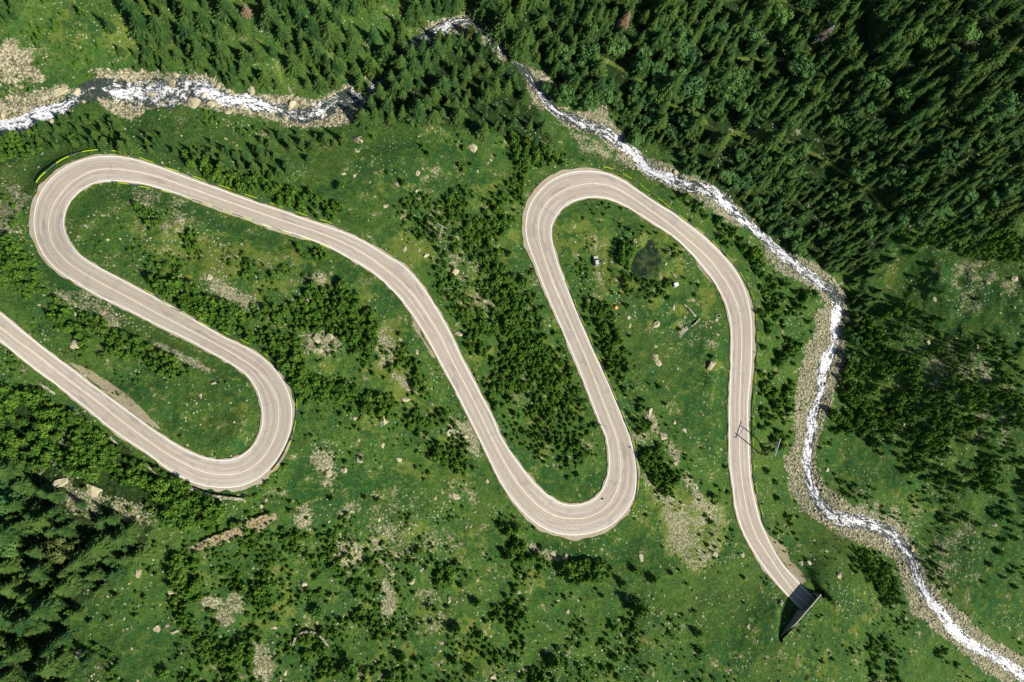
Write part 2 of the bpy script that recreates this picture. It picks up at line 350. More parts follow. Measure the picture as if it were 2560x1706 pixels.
# pond beside the white hut
POND = T(2, 1, [(850, 180), (900, 140), (960, 120), (1000, 180), (1015, 225), (985, 270), (960, 300), (960, 340), (900, 340), (855, 300), (835, 250)])
psd = poly_sd(GU, GV, POND); POND_H = -14.2
HT = np.where(psd < 60, POND_H-0.4+(HT-POND_H+0.4)*sst(psd, 0, 40)+(0.5+nB*1.6)*sst(psd, -16, 12), HT)
WALL_A = (2052.9, 1486.6); WALL_B = (1989.0, 1560.6); WALL_C = (1954.0, 1596.0)
TH = float(ROADH[-1]); TOPH = TH+5.0
hillm = poly_sd(GU, GV, [WALL_A, WALL_B, WALL_C, (1950, 1640), (2010, 1700), (2080, 1640), (2100, 1560), (2075, 1505)])
HT = np.where(hillm < 110, HT+(np.maximum(HT, TOPH+nB*.3)-HT)*(1-sst(hillm, 0, 110)), HT)
HT = np.where((hillm < 0), np.minimum(HT, TOPH+np.clip(-hillm, 0, 400)*0.02+nB*.3), HT)
# road corridor
re_, ri_, rside = road_edge(GU, GV)
HT = np.where((re_ < 1e4) & (hillm > 0), (ROADH[ri_]-.30)+(HT-ROADH[ri_]+.30)*sst(re_, 7, 48), HT)
# cutting in front of the tunnel
CUT = Z(1720, 1220, [(1000, 1075), (1105, 965), (1190, 945), (1270, 1010), (1305, 1045), (1055, 1335), (920, 1470), (905, 1350), (905, 1190), (925, 1105)])
csd = poly_sd(GU, GV, CUT)
rswd = np.where(rside < 0, re_, -5)          # pixels beyond the right edge of the road
cuth = TH-.3+np.clip((rswd-8)/60, 0, 1)*2.2
inr = (csd < 14)&(hillm > 0)
HT = np.where(inr, cuth+(HT-cuth)*sst(csd, 0, 14), HT)

def hgt(u, v):
    u = np.asarray(u, float); v = np.asarray(v, float)
    x = np.clip(np.interp(u, US, np.arange(len(US))), 0, len(US)-1.001); y = np.clip(np.interp(v, VS, np.arange(len(VS))), 0, len(VS)-1.001)
    i = x.astype(int); j = y.astype(int); fx = x-i; fy = y-j
    return (HT[j, i]*(1-fx)+HT[j, i+1]*fx)*(1-fy)+(HT[j+1, i]*(1-fx)+HT[j+1, i+1]*fx)*fy
def gz(x, y):
    z = np.zeros_like(np.asarray(x, float))
    for _ in range(6):
        u, v = PX(x, y, z); z = .3*z+.7*hgt(u, v)
    return z
def on_ground(u, v):
    return G(u, v, hgt(u, v))
def plant(u, v, h, frac=.45):
    """world foot of something h tall whose middle is seen at pixel u,v"""
    u = np.asarray(u, float); v = np.asarray(v, float)
    p = G(u, v, hgt(u, v)+np.asarray(h)*frac); return np.stack([p[..., 0], p[..., 1], gz(p[..., 0], p[..., 1])], -1)

# ------------------------------------------------------------------ ground cover masks
Mk = {k: np.zeros(GU.shape) for k in ('dry', 'scree', 'dirt', 'bed', 'lush', 'floor')}
def pell(k, lst, soft=.8):
    for q in lst:
        x, y, rx, ry, s = q[:5]; a = math.radians(q[5]) if len(q) > 5 else 0
        x, y, rx, ry = x*DK, y*DK, rx*DK, ry*DK; R = max(rx, ry)*2
        m = (abs(GU-x) < R) & (abs(GV-y) < R)
        du = GU[m]-x; dv = GV[m]-y
        e = np.hypot((du*math.cos(a)+dv*math.sin(a))/rx, (-du*math.sin(a)+dv*math.cos(a))/ry)
        Mk[k][m] = np.maximum(Mk[k][m], s*(1-sst(e, 1-soft, 1+soft)))
def ppoly(k, P, s, soft=14):
    P = np.array([q[:2] for q in P], float); lo = P.min(0)-soft*2; hi = P.max(0)+soft*2
    m = (GU > lo[0]) & (GU < hi[0]) & (GV > lo[1]) & (GV < hi[1])
    d = poly_sd(GU[m], GV[m], P); Mk[k][m] = np.maximum(Mk[k][m], s*(1-sst(d, -soft, soft)))
def pline(k, P, s, wd):
    L = smoothline(P, 5); d, i = near(L, GU, GV, wd*3); Mk[k][:] = np.maximum(Mk[k], s*(1-sst(d, wd*.4, wd*1.6)))
pell('dry', [(300, 70, 90, 60, .75), (150, 60, 60, 80, .5), (20, 200, 70, 80, .4), (400, 560, 130, 50, .7, 10), (520, 600, 90, 50, .8), (640, 600, 60, 40, .5), (945, 570, 60, 40, 1), (995, 292, 70, 28, .5), (700, 60, 60, 18, .8, 35), (770, 140, 70, 18, .8, 50), (930, 30, 80, 40, .45),
             (1320, 540, 60, 50, .7), (1395, 600, 14, 60, .9), (1278, 870, 13, 70, 1), (1250, 960, 40, 40, .6), (1250, 1150, 60, 20, .6, 30), (1130, 600, 40, 60, .5), (1095, 700, 45, 90, .7), (1180, 330, 60, 30, .5), (960, 1085, 90, 22, .6, 15), (890, 790, 50, 60, .8), (830, 700, 60, 16, .8, 30), (930, 890, 50, 70, .9), (850, 960, 50, 30, .6),
             (1560, 1200, 90, 60, .6), (1500, 1130, 50, 40, .6), (590, 1205, 60, 14, .8, -15), (1050, 1095, 70, 16, .5), (720, 1190, 50, 60, .4), (1960, 1420, 90, 80, .45), (1870, 1530, 60, 40, .6), (2110, 1160, 140, 50, .45), (2160, 1080, 100, 80, .35), (2070, 860, 60, 80, .5), (1100, 1310, 80, 60, .4), (640, 1290, 80, 60, .4),
             (560, 380, 60, 30, .35), (720, 340, 60, 30, .5), (1070, 30, 40, 16, .9), (1010, 500, 80, 40, .3), (1240, 1110, 40, 40, .4), (420, 1300, 80, 120, .35), (120, 640, 50, 60, .3), (1750, 320, 60, 20, .8, 10), (2290, 120, 60, 30, .7), (1230, 1330, 40, 30, .8), (1640, 840, 25, 16, .9), (440, 940, 90, 40, .4), (560, 900, 40, 60, .5, 0), (1530, 560, 50, 60, .6), (1480, 560, 20, 20, .8), (2050, 640, 20, 40, .6), (1820, 1200, 30, 12, .4), (2230, 980, 100, 60, .4), (1440, 1480, 60, 40, .4), (1420, 1560, 40, 30, .5), (1000, 1440, 60, 80, .35)])
pell('scree', [(30, 150, 60, 55, .75), (60, 120, 40, 40, .5), (745, 785, 48, 30, .9, 20), (525, 672, 58, 18, 1, 25), (880, 800, 30, 60, .6, -25), (930, 880, 45, 14, .9, 35), (1050, 990, 30, 25, .7), (1080, 1010, 20, 45, .85, -15), (800, 1272, 30, 38, 1), (893, 1372, 17, 46, 1), (602, 1520, 28, 50, 1, -10), (485, 1385, 30, 18, .9), (538, 1388, 25, 30, .9), (520, 1420, 22, 22, .8), (745, 1060, 32, 50, .7, -25), (700, 1190, 22, 30, .9, 20), (1245, 1268, 50, 10, .9, 25),
               (190, 690, 90, 22, .6, 15), (250, 735, 40, 14, .9, 45), (420, 822, 100, 9, .8, 28), (2190, 850, 110, 60, .5, 20), (2240, 640, 110, 60, .35), (2270, 970, 80, 50, .4), (150, 1060, 50, 50, .55), (180, 1150, 70, 30, .8, 25), (300, 1180, 60, 25, .75, 15), (20, 480, 40, 90, .5), (390, 500, 60, 60, .4), (420, 660, 60, 16, .7), (1000, 520, 30, 40, .4), (1060, 600, 60, 60, .4), (1120, 680, 40, 60, .5), (1450, 1170, 60, 12, .0), (1580, 760, 60, 40, .35), (2130, 1400, 90, 80, .3), (2050, 1190, 110, 40, .4, 25), (2180, 1280, 60, 100, .35), (800, 1180, 160, 60, .3), (1150, 1560, 90, 30, .35), (990, 1260, 100, 60, .3), (900, 1260, 40, 50, .5), (1000, 1380, 40, 80, .35), (1470, 1000, 25, 60, .4, -35), (1500, 970, 30, 10, .9, 60), (1550, 1040, 30, 10, .7, 60), (1600, 1130, 50, 9, .9, 55), (1380, 420, 40, 20, .5), (1240, 640, 40, 40, .3), (1610, 480, 20, 10, .6), (1790, 610, 60, 10, .5, 40), (500, 470, 60, 30, .2), (960, 430, 90, 60, .2), (330, 455, 50, 30, .5), (720, 640, 30, 14, .8)])
pell('scree', [(1205, 1105, 20, 14, .9)])
ppoly('scree', T(2, 2, [(900, 160), (960, 170), (1060, 260), (1200, 290), (1330, 300), (1480, 400), (1490, 460), (1410, 520), (1440, 640), (1390, 740), (1280, 820), (1200, 780), (1120, 660), (1060, 640), (1080, 520), (1000, 430), (1000, 330)]), .62, 20)
ppoly('dry', T(2, 2, [(880, 140), (1200, 230), (1480, 330), (1500, 500), (1440, 700), (1280, 830), (1060, 660), (960, 400)]), .9, 24)
ppoly('dirt', T(0, 1, [(455, 920), (600, 970), (720, 1040), (830, 1120), (960, 1230), (1050, 1330), (1120, 1400), (1000, 1340), (860, 1240), (700, 1110), (560, 1000)]), 1.0, 5)
ppoly('dirt', T(1, 1, [(1060, 580), (1110, 640), (1140, 740), (1220, 850), (1250, 900), (1210, 900), (1150, 790), (1080, 680)]), .8, 5)
ppoly('dirt', T(3, 2, [(-60, 470), (20, 560), (130, 640), (150, 720), (230, 800), (270, 870), (220, 900), (120, 760), (20, 620)]), .9, 5)
pline('dry', T(2, 1, [(560, 20), (575, 120), (580, 240), (595, 340), (625, 420), (660, 450)]), 1.0, 9); pline('dirt', T(2, 1, [(575, 60), (580, 240), (600, 340), (640, 440)]), .5, 6)
ppoly('dirt', T(2, 1, [(1250, 210), (1330, 300), (1400, 400), (1360, 370), (1290, 290)]), .8, 4)
ppoly('dirt', T(0, 2, [(1270, 650), (1400, 590), (1550, 520), (1690, 450), (1767, 440), (1767, 500), (1600, 600), (1400, 650), (1280, 680)]), .9, 4)
ppoly('dirt', T(1, 2, [(0, 480), (60, 430), (140, 390), (150, 440), (60, 500), (0, 560)]), .9, 4)
wz = np.zeros(GU.shape)
for P_ in ([(860, 400), (1220, 400), (1230, 560), (1400, 1100), (1200, 1080), (1000, 680), (860, 520)], [(330, 560), (760, 560), (960, 800), (1100, 1090), (960, 1060), (640, 840), (400, 680)], [(1340, 560), (1640, 560), (1660, 760), (1380, 760)], [(640, 1200), (1100, 1200), (1250, 1568), (500, 1568)]):
    wz = np.maximum(wz, 1-sst(poly_sd(GU, GV, D(P_)), -20, 30))
wn_ = fbm(GU/34+77, GV/34+12, 4)
Mk['dry'] = np.maximum(Mk['dry'], wz*np.clip((wn_-.05)*6, 0, .75)); Mk['dirt'] = np.maximum(Mk['dirt'], wz*np.clip((fbm(GU/22+7, GV/22+52, 3)-.19)*7, 0, .5))
# stony banks of the stream
for c_, r_, P_ in ((0, 0, [(-40, 300), (100, 300), (250, 470), (320, 560), (250, 560), (100, 480), (-40, 440)]), (0, 0, [(-40, 690), (100, 650), (430, 590), (520, 620), (380, 720), (220, 860), (120, 960), (-40, 960)]), (0, 0, [(640, 480), (1000, 480), (1240, 500), (1450, 520), (1640, 640), (1764, 680), (1764, 790), (1500, 760), (1200, 710), (1020, 760), (960, 830), (820, 800), (740, 760), (680, 680), (760, 600)]),
                   (1, 0, [(-20, 640), (200, 650), (440, 690), (560, 600), (700, 540), (860, 560), (900, 640), (760, 760), (640, 860), (480, 880), (300, 880), (180, 850), (-20, 790)]), (1, 0, [(880, 500), (1040, 340), (1200, 160), (1300, 120), (1450, 100), (1560, 150), (1680, 260), (1760, 370), (1700, 420), (1600, 340), (1500, 230), (1300, 240), (1100, 360), (960, 560)]),
                   (2, 0, [(60, 430), (300, 530), (230, 600), (300, 740), (480, 780), (640, 730), (740, 900), (900, 1080), (1100, 1140), (1330, 1240), (1450, 1330), (1640, 1500), (1700, 1568), (1560, 1568), (1340, 1400), (1180, 1340), (980, 1240), (760, 1130), (620, 960), (480, 900), (350, 870), (250, 760), (130, 720), (100, 560)]),
                   (2, 0, [(1330, 1400), (1500, 1440), (1600, 1568), (1420, 1500)]), (3, 1, [(-60, 60), (60, 150), (200, 190), (340, 260), (440, 330), (530, 430), (560, 560), (530, 700), (540, 880), (470, 1080), (420, 1270), (350, 1400), (330, 1568), (160, 1568), (180, 1300), (190, 1100), (250, 880), (310, 740), (340, 600), (380, 540), (340, 440), (240, 380), (80, 310), (0, 230)]),
                   (3, 2, [(100, 0), (320, 0), (350, 150), (440, 250), (560, 340), (700, 380), (830, 420), (940, 500), (1010, 620), (1060, 720), (1110, 860), (1200, 980), (1400, 1130), (1500, 1240), (1640, 1320), (1767, 1400), (1767, 1568), (1620, 1568), (1420, 1440), (1300, 1320), (1100, 1180), (980, 1080), (950, 950), (920, 820), (860, 720), (740, 640), (560, 580), (400, 490), (250, 400), (170, 280)])):
    ppoly('bed', T(c_, r_, P_), 1.0, 9)
pell('bed', [(30, 150, 50, 45, .45)])
ppoly('scree', T(2, 0, [(380, 880), (600, 960), (780, 1080), (760, 1130), (600, 1090), (480, 1040)]), .55, 10)
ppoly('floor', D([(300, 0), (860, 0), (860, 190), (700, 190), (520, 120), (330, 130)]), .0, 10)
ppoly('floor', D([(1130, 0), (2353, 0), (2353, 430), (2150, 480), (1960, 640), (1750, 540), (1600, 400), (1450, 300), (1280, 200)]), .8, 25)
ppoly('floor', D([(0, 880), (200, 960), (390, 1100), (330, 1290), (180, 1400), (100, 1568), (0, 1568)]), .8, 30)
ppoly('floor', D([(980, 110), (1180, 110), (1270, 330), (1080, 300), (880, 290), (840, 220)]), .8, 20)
TRAILS = [T(3, 0, [(-60, 900), (0, 910), (120, 970), (280, 1040), (500, 1180), (640, 1260), (740, 1370), (850, 1500)]), T(2, 0, [(530, 360), (800, 500), (930, 600), (1080, 720), (1250, 770), (1340, 850)]), T(2, 0, [(1450, 1000), (1560, 910), (1760, 920)]),
          T(3, 0, [(-200, 400), (80, 415), (240, 370), (330, 310)]), D([(650, 30), (720, 70), (770, 130), (800, 180)]), D([(590, 90), (620, 120), (640, 160), (650, 200)])]
for t_ in TRAILS: pline('dry', t_, .95, 5)
TRD = np.full(GU.shape, 1e6)
for t_ in TRAILS: TRD = np.minimum(TRD, near(smoothline(t_, 5), GU, GV, 40)[0])
lushp = [D([(180, 430), (420, 440), (700, 550), (900, 640), (960, 760), (1030, 900), (1180, 1120), (1150, 1120), (960, 800), (860, 680), (600, 590), (420, 480), (300, 480)]), D([(60, 560), (180, 660), (420, 780), (560, 860), (600, 940), (560, 900), (380, 800), (180, 700), (80, 620)]),
         D([(250, 880), (560, 880), (600, 960), (560, 1040), (430, 1010)]), D([(820, 330), (1000, 310), (1200, 400), (1000, 440), (800, 460), (640, 440)]), D([(1480, 700), (1660, 660), (1680, 900), (1660, 1080), (1560, 980), (1440, 800)]), D([(1100, 960), (1260, 1150), (1390, 1140), (1400, 1060), (1300, 1100)]), D([(0, 960), (60, 900), (350, 1080), (600, 1130), (500, 1160), (300, 1060)]), D([(690, 1000), (640, 1120), (740, 1180), (1000, 1180), (960, 1100), (800, 1080)]), D([(1180, 1250), (1450, 1180), (1520, 1260), (1500, 1330), (1300, 1290)]), D([(2050, 560), (2353, 600), (2353, 800), (2150, 760)]), D([(2050, 1000), (1900, 1020), (1920, 1100), (2100, 1140)]), D([(2140, 1240), (2353, 1150), (2353, 1480), (2200, 1400)]), D([(1600, 1330), (1800, 1350), (1790, 1500), (1620, 1560)])]
for p_ in lushp: ppoly('lush', p_, .9, 25)

# ------------------------------------------------------------------ ground mesh + material
def ground_material():
    m = Mat('meadow_ground', .95, .1); P = m.pos(); A = m.attr('cover_a'); B = m.attr('cover_b')
    nf = m.noise(P, 2.6, 4, .65); nm = m.noise(P, .55, 4, .6); nl = m.noise(P, .07, 4, .55); nx = m.noise(P, 6.5, 2, .6)
    n0 = m.noise(P, .19, 5, .62); nk = m.noise(P, 1.15, 5, .7)
    nq = m.noise(P, .035, 4, .6)
    g = m.mix(m.step(nl, .40, .60), (.028, .088, .0185), (.060, .126, .019))
    g = m.mix(m.math('MULTIPLY', B[0], .85), g, (.025, .085, .0235))
    g = m.mix(m.math('MULTIPLY', m.step(n0, .48, .62), .9), g, (.088, .138, .020))
    g = m.mix(m.math('MULTIPLY', m.step(n0, .45, .33), .6), g, (.020, .068, .020))
    g = m.mix(m.math('MULTIPLY', m.step(nm, .50, .64), .8), g, (.120, .160, .030))
    g = m.mix(m.math('MULTIPLY', m.step(nq, .52, .64), .35), g, (.115, .135, .025))
    g = m.mix(m.math('MULTIPLY', m.step(nk, .50, .36), .80), g, (.0105, .040, .011))
    g = m.mix(m.math('MULTIPLY', m.step(nf, .53, .34), .65), g, (.009, .032, .009))
    g = m.mix(m.math('MULTIPLY', m.math('MULTIPLY', m.step(nx, .52, .66), m.math('SUBTRACT', 1.0, m.math('MULTIPLY', B[0], .6))), .70), g, (.19, .26, .09))
    def msk(a, n, k, lo=.42, hi=.62): return m.step(m.math('ADD', m.math('ADD', a, m.math('MULTIPLY', m.math('SUBTRACT', n, .5), k)), m.math('MULTIPLY', m.math('SUBTRACT', n0, .5), k)), lo, hi)
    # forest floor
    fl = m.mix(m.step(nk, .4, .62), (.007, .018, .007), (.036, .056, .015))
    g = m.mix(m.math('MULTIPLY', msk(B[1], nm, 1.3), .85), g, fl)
    # dry, yellowish grass
    dry = m.mix(m.step(nf, .35, .65), (.080, .125, .020), (.20, .215, .050))
    dry = m.mix(m.step(m.noise(P, .35, 3), .55, .7), dry, (.235, .195, .045))
    g = m.mix(m.math('MULTIPLY', msk(A[0], nm, 1.6, .36, .72), .9), g, dry)
    g = m.mix(1.0, g, (.82, .95, .82), 'MULTIPLY')
    # scree and bare rock
    cell = m.voro(P, 1.7, 'Color'); cs = m.n.new('ShaderNodeSeparateColor'); m.l.new(cell, cs.inputs[0])
    ed = m.voro(P, 1.7, 'Distance')
    rock = m.mix(cs.outputs[0], (.32, .28, .15), (.53, .47, .31)); rock = m.mix(m.step(ed, .30, .58), rock, (.11, .135, .05))
    rock = m.mix(m.step(nx, .5, .7), rock, (.44, .40, .31))
    g = m.mix(msk(A[1], nk, 2.2, .40, .62), g, rock)
    # sparse small pale stones everywhere in the meadow
    v2 = m.voro(P, .95, 'Distance'); v2c = m.voro(P, .95, 'Color'); c2 = m.n.new('ShaderNodeSeparateColor'); m.l.new(v2c, c2.inputs[0])
    sp = m.math('MULTIPLY', m.step(v2, .34, .20), m.step(c2.outputs[0], .66, .70))
    sp = m.math('MULTIPLY', sp, m.step(m.noise(P, .06, 3), .48, .6))
    g = m.mix(sp, g, (.34, .38, .23))
    # dirt, gravel
    dirt = m.mix(nf, (.24, .20, .115), (.40, .35, .24)); dirt = m.mix(m.step(nm, .55, .7), dirt, (.14, .15, .05))
    g = m.mix(msk(A[2], nf, .9), g, dirt)
    # stream bed
    b1 = m.voro(P, 1.3, 'Color'); b2 = m.n.new('ShaderNodeSeparateColor'); m.l.new(b1, b2.inputs[0]); bd = m.voro(P, 1.3, 'Distance')
    bed = m.mix(b2.outputs[1], (.24, .225, .14), (.44, .41, .28)); bed = m.mix(m.step(bd, .40, .62), bed, (.12, .125, .07))
    g = m.mix(msk(B[2], nm, 2.2, .44, .60), g, bed)
    m.color(g)
    hh = m.math('ADD', m.math('MULTIPLY', nf, .5), m.math('MULTIPLY', nx, .25)); hh = m.math('ADD', hh, m.math('MULTIPLY', nm, .9))
    m.bump(hh, .9, .55)
    return m.m
gverts = G(GU, GV, HT).reshape(-1, 3)
nv, nu = GU.shape
ii = np.arange(nv*nu).reshape(nv, nu)
q = np.stack([ii[:-1, :-1], ii[1:, :-1], ii[1:, 1:], ii[:-1, 1:]], -1).reshape(-1, 4)
hq = HT.ravel()[q]; uq = GU.ravel()[q].mean(1); vq = GV.ravel()[q].mean(1)
drop = (hq.max(1)-hq.min(1) > 1.6) & (uq > 1940) & (uq < 2062) & (vq > 1478) & (vq < 1612)
q = q[~drop]
gm = mesh_np('ground', gverts, q, [ground_material()], True)
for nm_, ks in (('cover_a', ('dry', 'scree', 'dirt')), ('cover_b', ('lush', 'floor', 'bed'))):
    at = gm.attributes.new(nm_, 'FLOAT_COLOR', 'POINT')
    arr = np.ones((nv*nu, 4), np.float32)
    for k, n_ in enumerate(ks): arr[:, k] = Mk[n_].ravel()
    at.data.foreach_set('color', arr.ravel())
tag(obj('ground', gm), 'green alpine meadow slope between the road bends', 'ground', kind='structure')

# ------------------------------------------------------------------ road
def road_material():
    m = Mat('worn_pale_asphalt', .8, .25); U = m.uv(); P = m.pos()
    s = m.n.new('ShaderNodeSeparateXYZ'); m.l.new(U, s.inputs[0]); al, ac = s.outputs[0], s.outputs[1]
    long1 = m.noise(m.vmul(U, (.035, 5.5, 1)), 1.0, 4, .6); long2 = m.noise(m.vmul(U, (.25, 9, 1)), 1.0, 3, .6)
    c = m.mix(m.step(long1, .40, .60), (.375, .305, .235), (.50, .44, .38))
    c = m.mix(m.math('MULTIPLY', m.step(long2, .50, .66), .6), c, (.235, .195, .155))
    lg = m.noise(P, .03, 3); c = m.mix(m.math('MULTIPLY', m.step(lg, .44, .6), .45), c, (.375, .335, .245))
    a = m.math('ABSOLUTE', ac); tr = m.math('ABSOLUTE', m.math('SUBTRACT', m.math('ABSOLUTE', m.math('SUBTRACT', a, .5)), .22))
    c = m.mix(m.math('MULTIPLY', m.step(tr, .12, .02), .42), c, (.235, .19, .15))
    edge = m.math('ADD', a, m.math('MULTIPLY', m.math('SUBTRACT', m.noise(m.vmul(U, (.02, .8, 1)), 1.0, 3), .5), .5))
    c = m.mix(m.math('MULTIPLY', m.step(edge, .70, .90), .7), c, (.50, .475, .43))
    pt = m.noise(m.vmul(U, (.09, 1.9, 1)), 1.0, 2, .5); c = m.mix(m.math('MULTIPLY', m.step(pt, .62, .68), .6), c, (.19, .165, .145))
    pt2 = m.noise(m.vmul(U, (.35, .7, 1)), .6, 1, .3); c = m.mix(m.math('MULTIPLY', m.step(pt2, .66, .675), .45), c, (.25, .235, .22))
    gr = m.noise(P, 3.2, 3, .7); c = m.mix(.30, c, m.mix(gr, (.12, .10, .08), (.74, .66, .56)))
    cr = m.voro(m.vmul(U, (.16, 1.2, 1)), 1.0, 'Distance', 'DISTANCE_TO_EDGE'); c = m.mix(m.math('MULTIPLY', m.step(cr, .014, .003), .22), c, (.11, .09, .075))
    m.color(c); m.bump(gr, .25, .03); return m.m
MROAD = road_material()
def shoulder_material():
    m = Mat('roadside_gravel', .95, .1); P = m.pos(); n = m.noise(P, 3.0, 4, .7); n2 = m.noise(P, .5, 3)
    c = m.mix(n, (.25, .21, .14), (.50, .46, .36)); c = m.mix(m.step(n2, .45, .7), c, (.36, .26, .16)); m.color(c).bump(n, .5, .08); return m.m
MSHO = shoulder_material()
def flat(name, c, rough=.7, var=.25, sc=2.0, metal=0.0, spec=.3):
    m = Mat(name, rough, spec); n = m.noise(m.obj(), sc, 4, .6)
    m.color(m.mix(m.math('MULTIPLY', n, var), c, tuple(q*.35 for q in c))); m.b.inputs['Metallic'].default_value = metal; return m.m
def line_mat(name, c, k):
    m = Mat(name, .7, .3); n = m.noise(m.pos(), 1.6, 3, .7); m.color(m.mix(m.math('MULTIPLY', m.step(n, .45, .72), k), c, (.42, .36, .28))); return m.m
MWHITE = line_mat('white_edge_paint', (.86, .81, .71), .5)
MYEL = line_mat('cream_centre_paint', (.80, .72, .52), .5)

Pn = 12
RC2 = RC.copy(); RH2 = ROADH.copy()
wr = G(RC[:, 0], RC[:, 1], ROADH)
def strip(name, offL, offR, dz, n, mat, kind_=True, label=None, cat=None, i0=0, i1=None, tunnel=True):
    """ribbon along the road between two signed pixel offsets (+ left); arrays of length NR"""
    i1 = NR if i1 is None else i1; idx = np.arange(i0, i1)
    cols = []; uvs = []
    for k in range(n+1):
        t = k/n; off = offL[idx]*(1-t)+offR[idx]*t
        p = RC[idx]+NL[idx]*off[:, None]
        wp = G(p[:, 0], p[:, 1], ROADH[idx]+dz)
        if tunnel and i1 == NR:                       # run on under the hill
            d_ = TDIR; ext = [wp[-1]+d_*s_ for s_ in (3, 6, 9, 12)]; wp = np.vstack([wp, ext])
        cols.append(wp)
        cc = np.where(off > 0, off/HL[idx], off/HR[idx]); ss = RS[idx]/7
        if tunnel and i1 == NR: cc = np.r_[cc, [cc[-1]]*4]; ss = np.r_[ss, ss[-1]+np.array([3, 6, 9, 12])]
        uvs.append(np.stack([ss, cc], -1))
    V = np.stack(cols, 1); UV = np.stack(uvs, 1); a, b = V.shape[:2]
    I = np.arange(a*b).reshape(a, b); Q = np.stack([I[:-1, :-1], I[:-1, 1:], I[1:, 1:], I[1:, :-1]], -1).reshape(-1, 4)
    me = mesh_np(name, V.reshape(-1, 3), Q, [mat], True)
    ul = me.uv_layers.new(name='UVMap'); ul.data.foreach_set('uv', UV.reshape(-1, 2)[Q.ravel()].astype(np.float32).ravel())
    o = obj(name, me)
    # make it face up
    if me.polygons[0].normal.z < 0: me.flip_normals()
    return tag(o, label, cat, kind='structure' if kind_ else None)
TDIR = wr[-1]-wr[-12]; TDIR[2] = 0; TDIR /= np.linalg.norm(TDIR)
one = np.ones(NR)
rng_e = gsm(RNG.normal(0, 1, NR+0), 1.2)
strip('road', HL+.9, -(HR+.9), 0.0, Pn, MROAD, label='pale worn asphalt road folding through hairpin bends', cat='road')
def swid(base, lst, jit):
    wv = np.full(NR, base, float)
    for (u, v, a, s) in lst: wv += a*np.exp(-((RC[:, 0]-u)**2+(RC[:, 1]-v)**2)/(s*s))
    return wv*(1+.22*jit)
j1 = gsm(RNG.normal(0, 2.2, NR), 1.5); j2 = gsm(RNG.normal(0, 2.2, NR), 1.5)
WL = swid(4.2, [(120, 560, 7, 100), (120, 480, 4, 60), (1345, 540, 6, 100), (1420, 470, 3, 70), (1130, 770, 6, 40), (1853, 850, 4, 90), (1000, 660, 3, 50), (1855, 980, 2, 60), (1510, 1500, 0, 1)], j1)
WR = swid(3.6, [(690, 1040, 7, 80), (560, 1187, 8, 80), (650, 1160, 9, 50), (1430, 1300, 8, 110), (1545, 1180, 3, 70), (700, 540, 2, 150), (300, 1040, 1.5, 100), (1930, 1420, 2, 40)], j2)
strip('road_shoulder', HL+.5+WL, HL+.5, -.03, 2, MSHO, label='ragged pale gravel verge along the outer left side of road', cat='verge', tunnel=False)
strip('road_shoulder', -(HR+.5), -(HR+.5+WR), -.03, 2, MSHO, label='ragged pale gravel verge along the right side of road', cat='verge', tunnel=False)
strip('edge_line', HL+.95, HL-.95, .012, 1, MWHITE, label='white painted edge line on the left side of road', cat='road marking')
strip('edge_line', -(HR-.95), -(HR+.95), .012, 1, MWHITE, label='white painted edge line on the right side of road', cat='road marking')
strip('centre_line', .75*one, -.75*one, .012, 1, MYEL, label='cream painted centre line along the winding road', cat='road marking')

# ------------------------------------------------------------------ stream water, pond
def water_material():
    m = Mat('mountain_stream_water', .18, .5); U = m.uv(); P = m.pos()
    s = m.n.new('ShaderNodeSeparateXYZ'); m.l.new(U, s.inputs[0]); A = m.attr('foam')
    a = m.math('ABSOLUTE', s.outputs[1])
    n1 = m.noise(m.vmul(U, (.30, 2.2, 1)), 1.0, 5, .65, .6); n2 = m.noise(P, 1.5, 4, .7, .4)
    f = m.math('ADD', m.math('MULTIPLY', A[0], .62), m.math('MULTIPLY', m.math('SUBTRACT', n1, .5), 2.1))
    f = m.math('ADD', f, m.math('MULTIPLY', m.math('SUBTRACT', n2, .5), 1.5)); f = m.math('SUBTRACT', f, m.math('MULTIPLY', a, .28))
    fm = m.step(f, .20, .60)
    vs = m.voro(P, 1.5, 'Distance'); base = m.mix(m.step(vs, .5, .2), (.028, .042, .034), (.13, .13, .085)); base = m.mix(m.step(n2, .4, .6), base, (.045, .060, .048)); c = m.mix(fm, base, m.mix(m.step(n2, .35, .6), (.50, .53, .57), (.84, .81, .83)))
    m.color(c); m.set(m.b.inputs['Roughness'], m.mix(fm, (.12, .12, .12), (.9, .9, .9))); m.bump(n2, .5, .15); return m.m
cols = []; uvs = []; fo = []
st_t = np.gradient(SC, axis=0); st_t /= np.linalg.norm(st_t, axis=1)[:, None]; st_n = np.stack([st_t[:, 1], -st_t[:, 0]], -1)
for k in range(13):
    t = (k/12*2-1); off = t*(SW*1.35); p = SC+st_n*off[:, None]
    cols.append(G(p[:, 0], p[:, 1], STRH)); uvs.append(np.stack([SS/7, t*1.35+0*SS], -1)); fo.append(SFO)
V = np.stack(cols, 1); UV = np.stack(uvs, 1); FO = np.stack(fo, 1); a, b = V.shape[:2]
I = np.arange(a*b).reshape(a, b); Q = np.stack([I[:-1, :-1], I[:-1, 1:], I[1:, 1:], I[1:, :-1]], -1).reshape(-1, 4)
wm = mesh_np('stream', V.reshape(-1, 3), Q, [water_material()], True)
if wm.polygons[0].normal.z < 0: wm.flip_normals(); Q = Q[:, ::-1]
ul = wm.uv_layers.new(name='UVMap')
li = np.zeros(len(wm.loops), np.int32); wm.loops.foreach_get('vertex_index', li)
ul.data.foreach_set('uv', UV.reshape(-1, 2)[li].astype(np.float32).ravel())
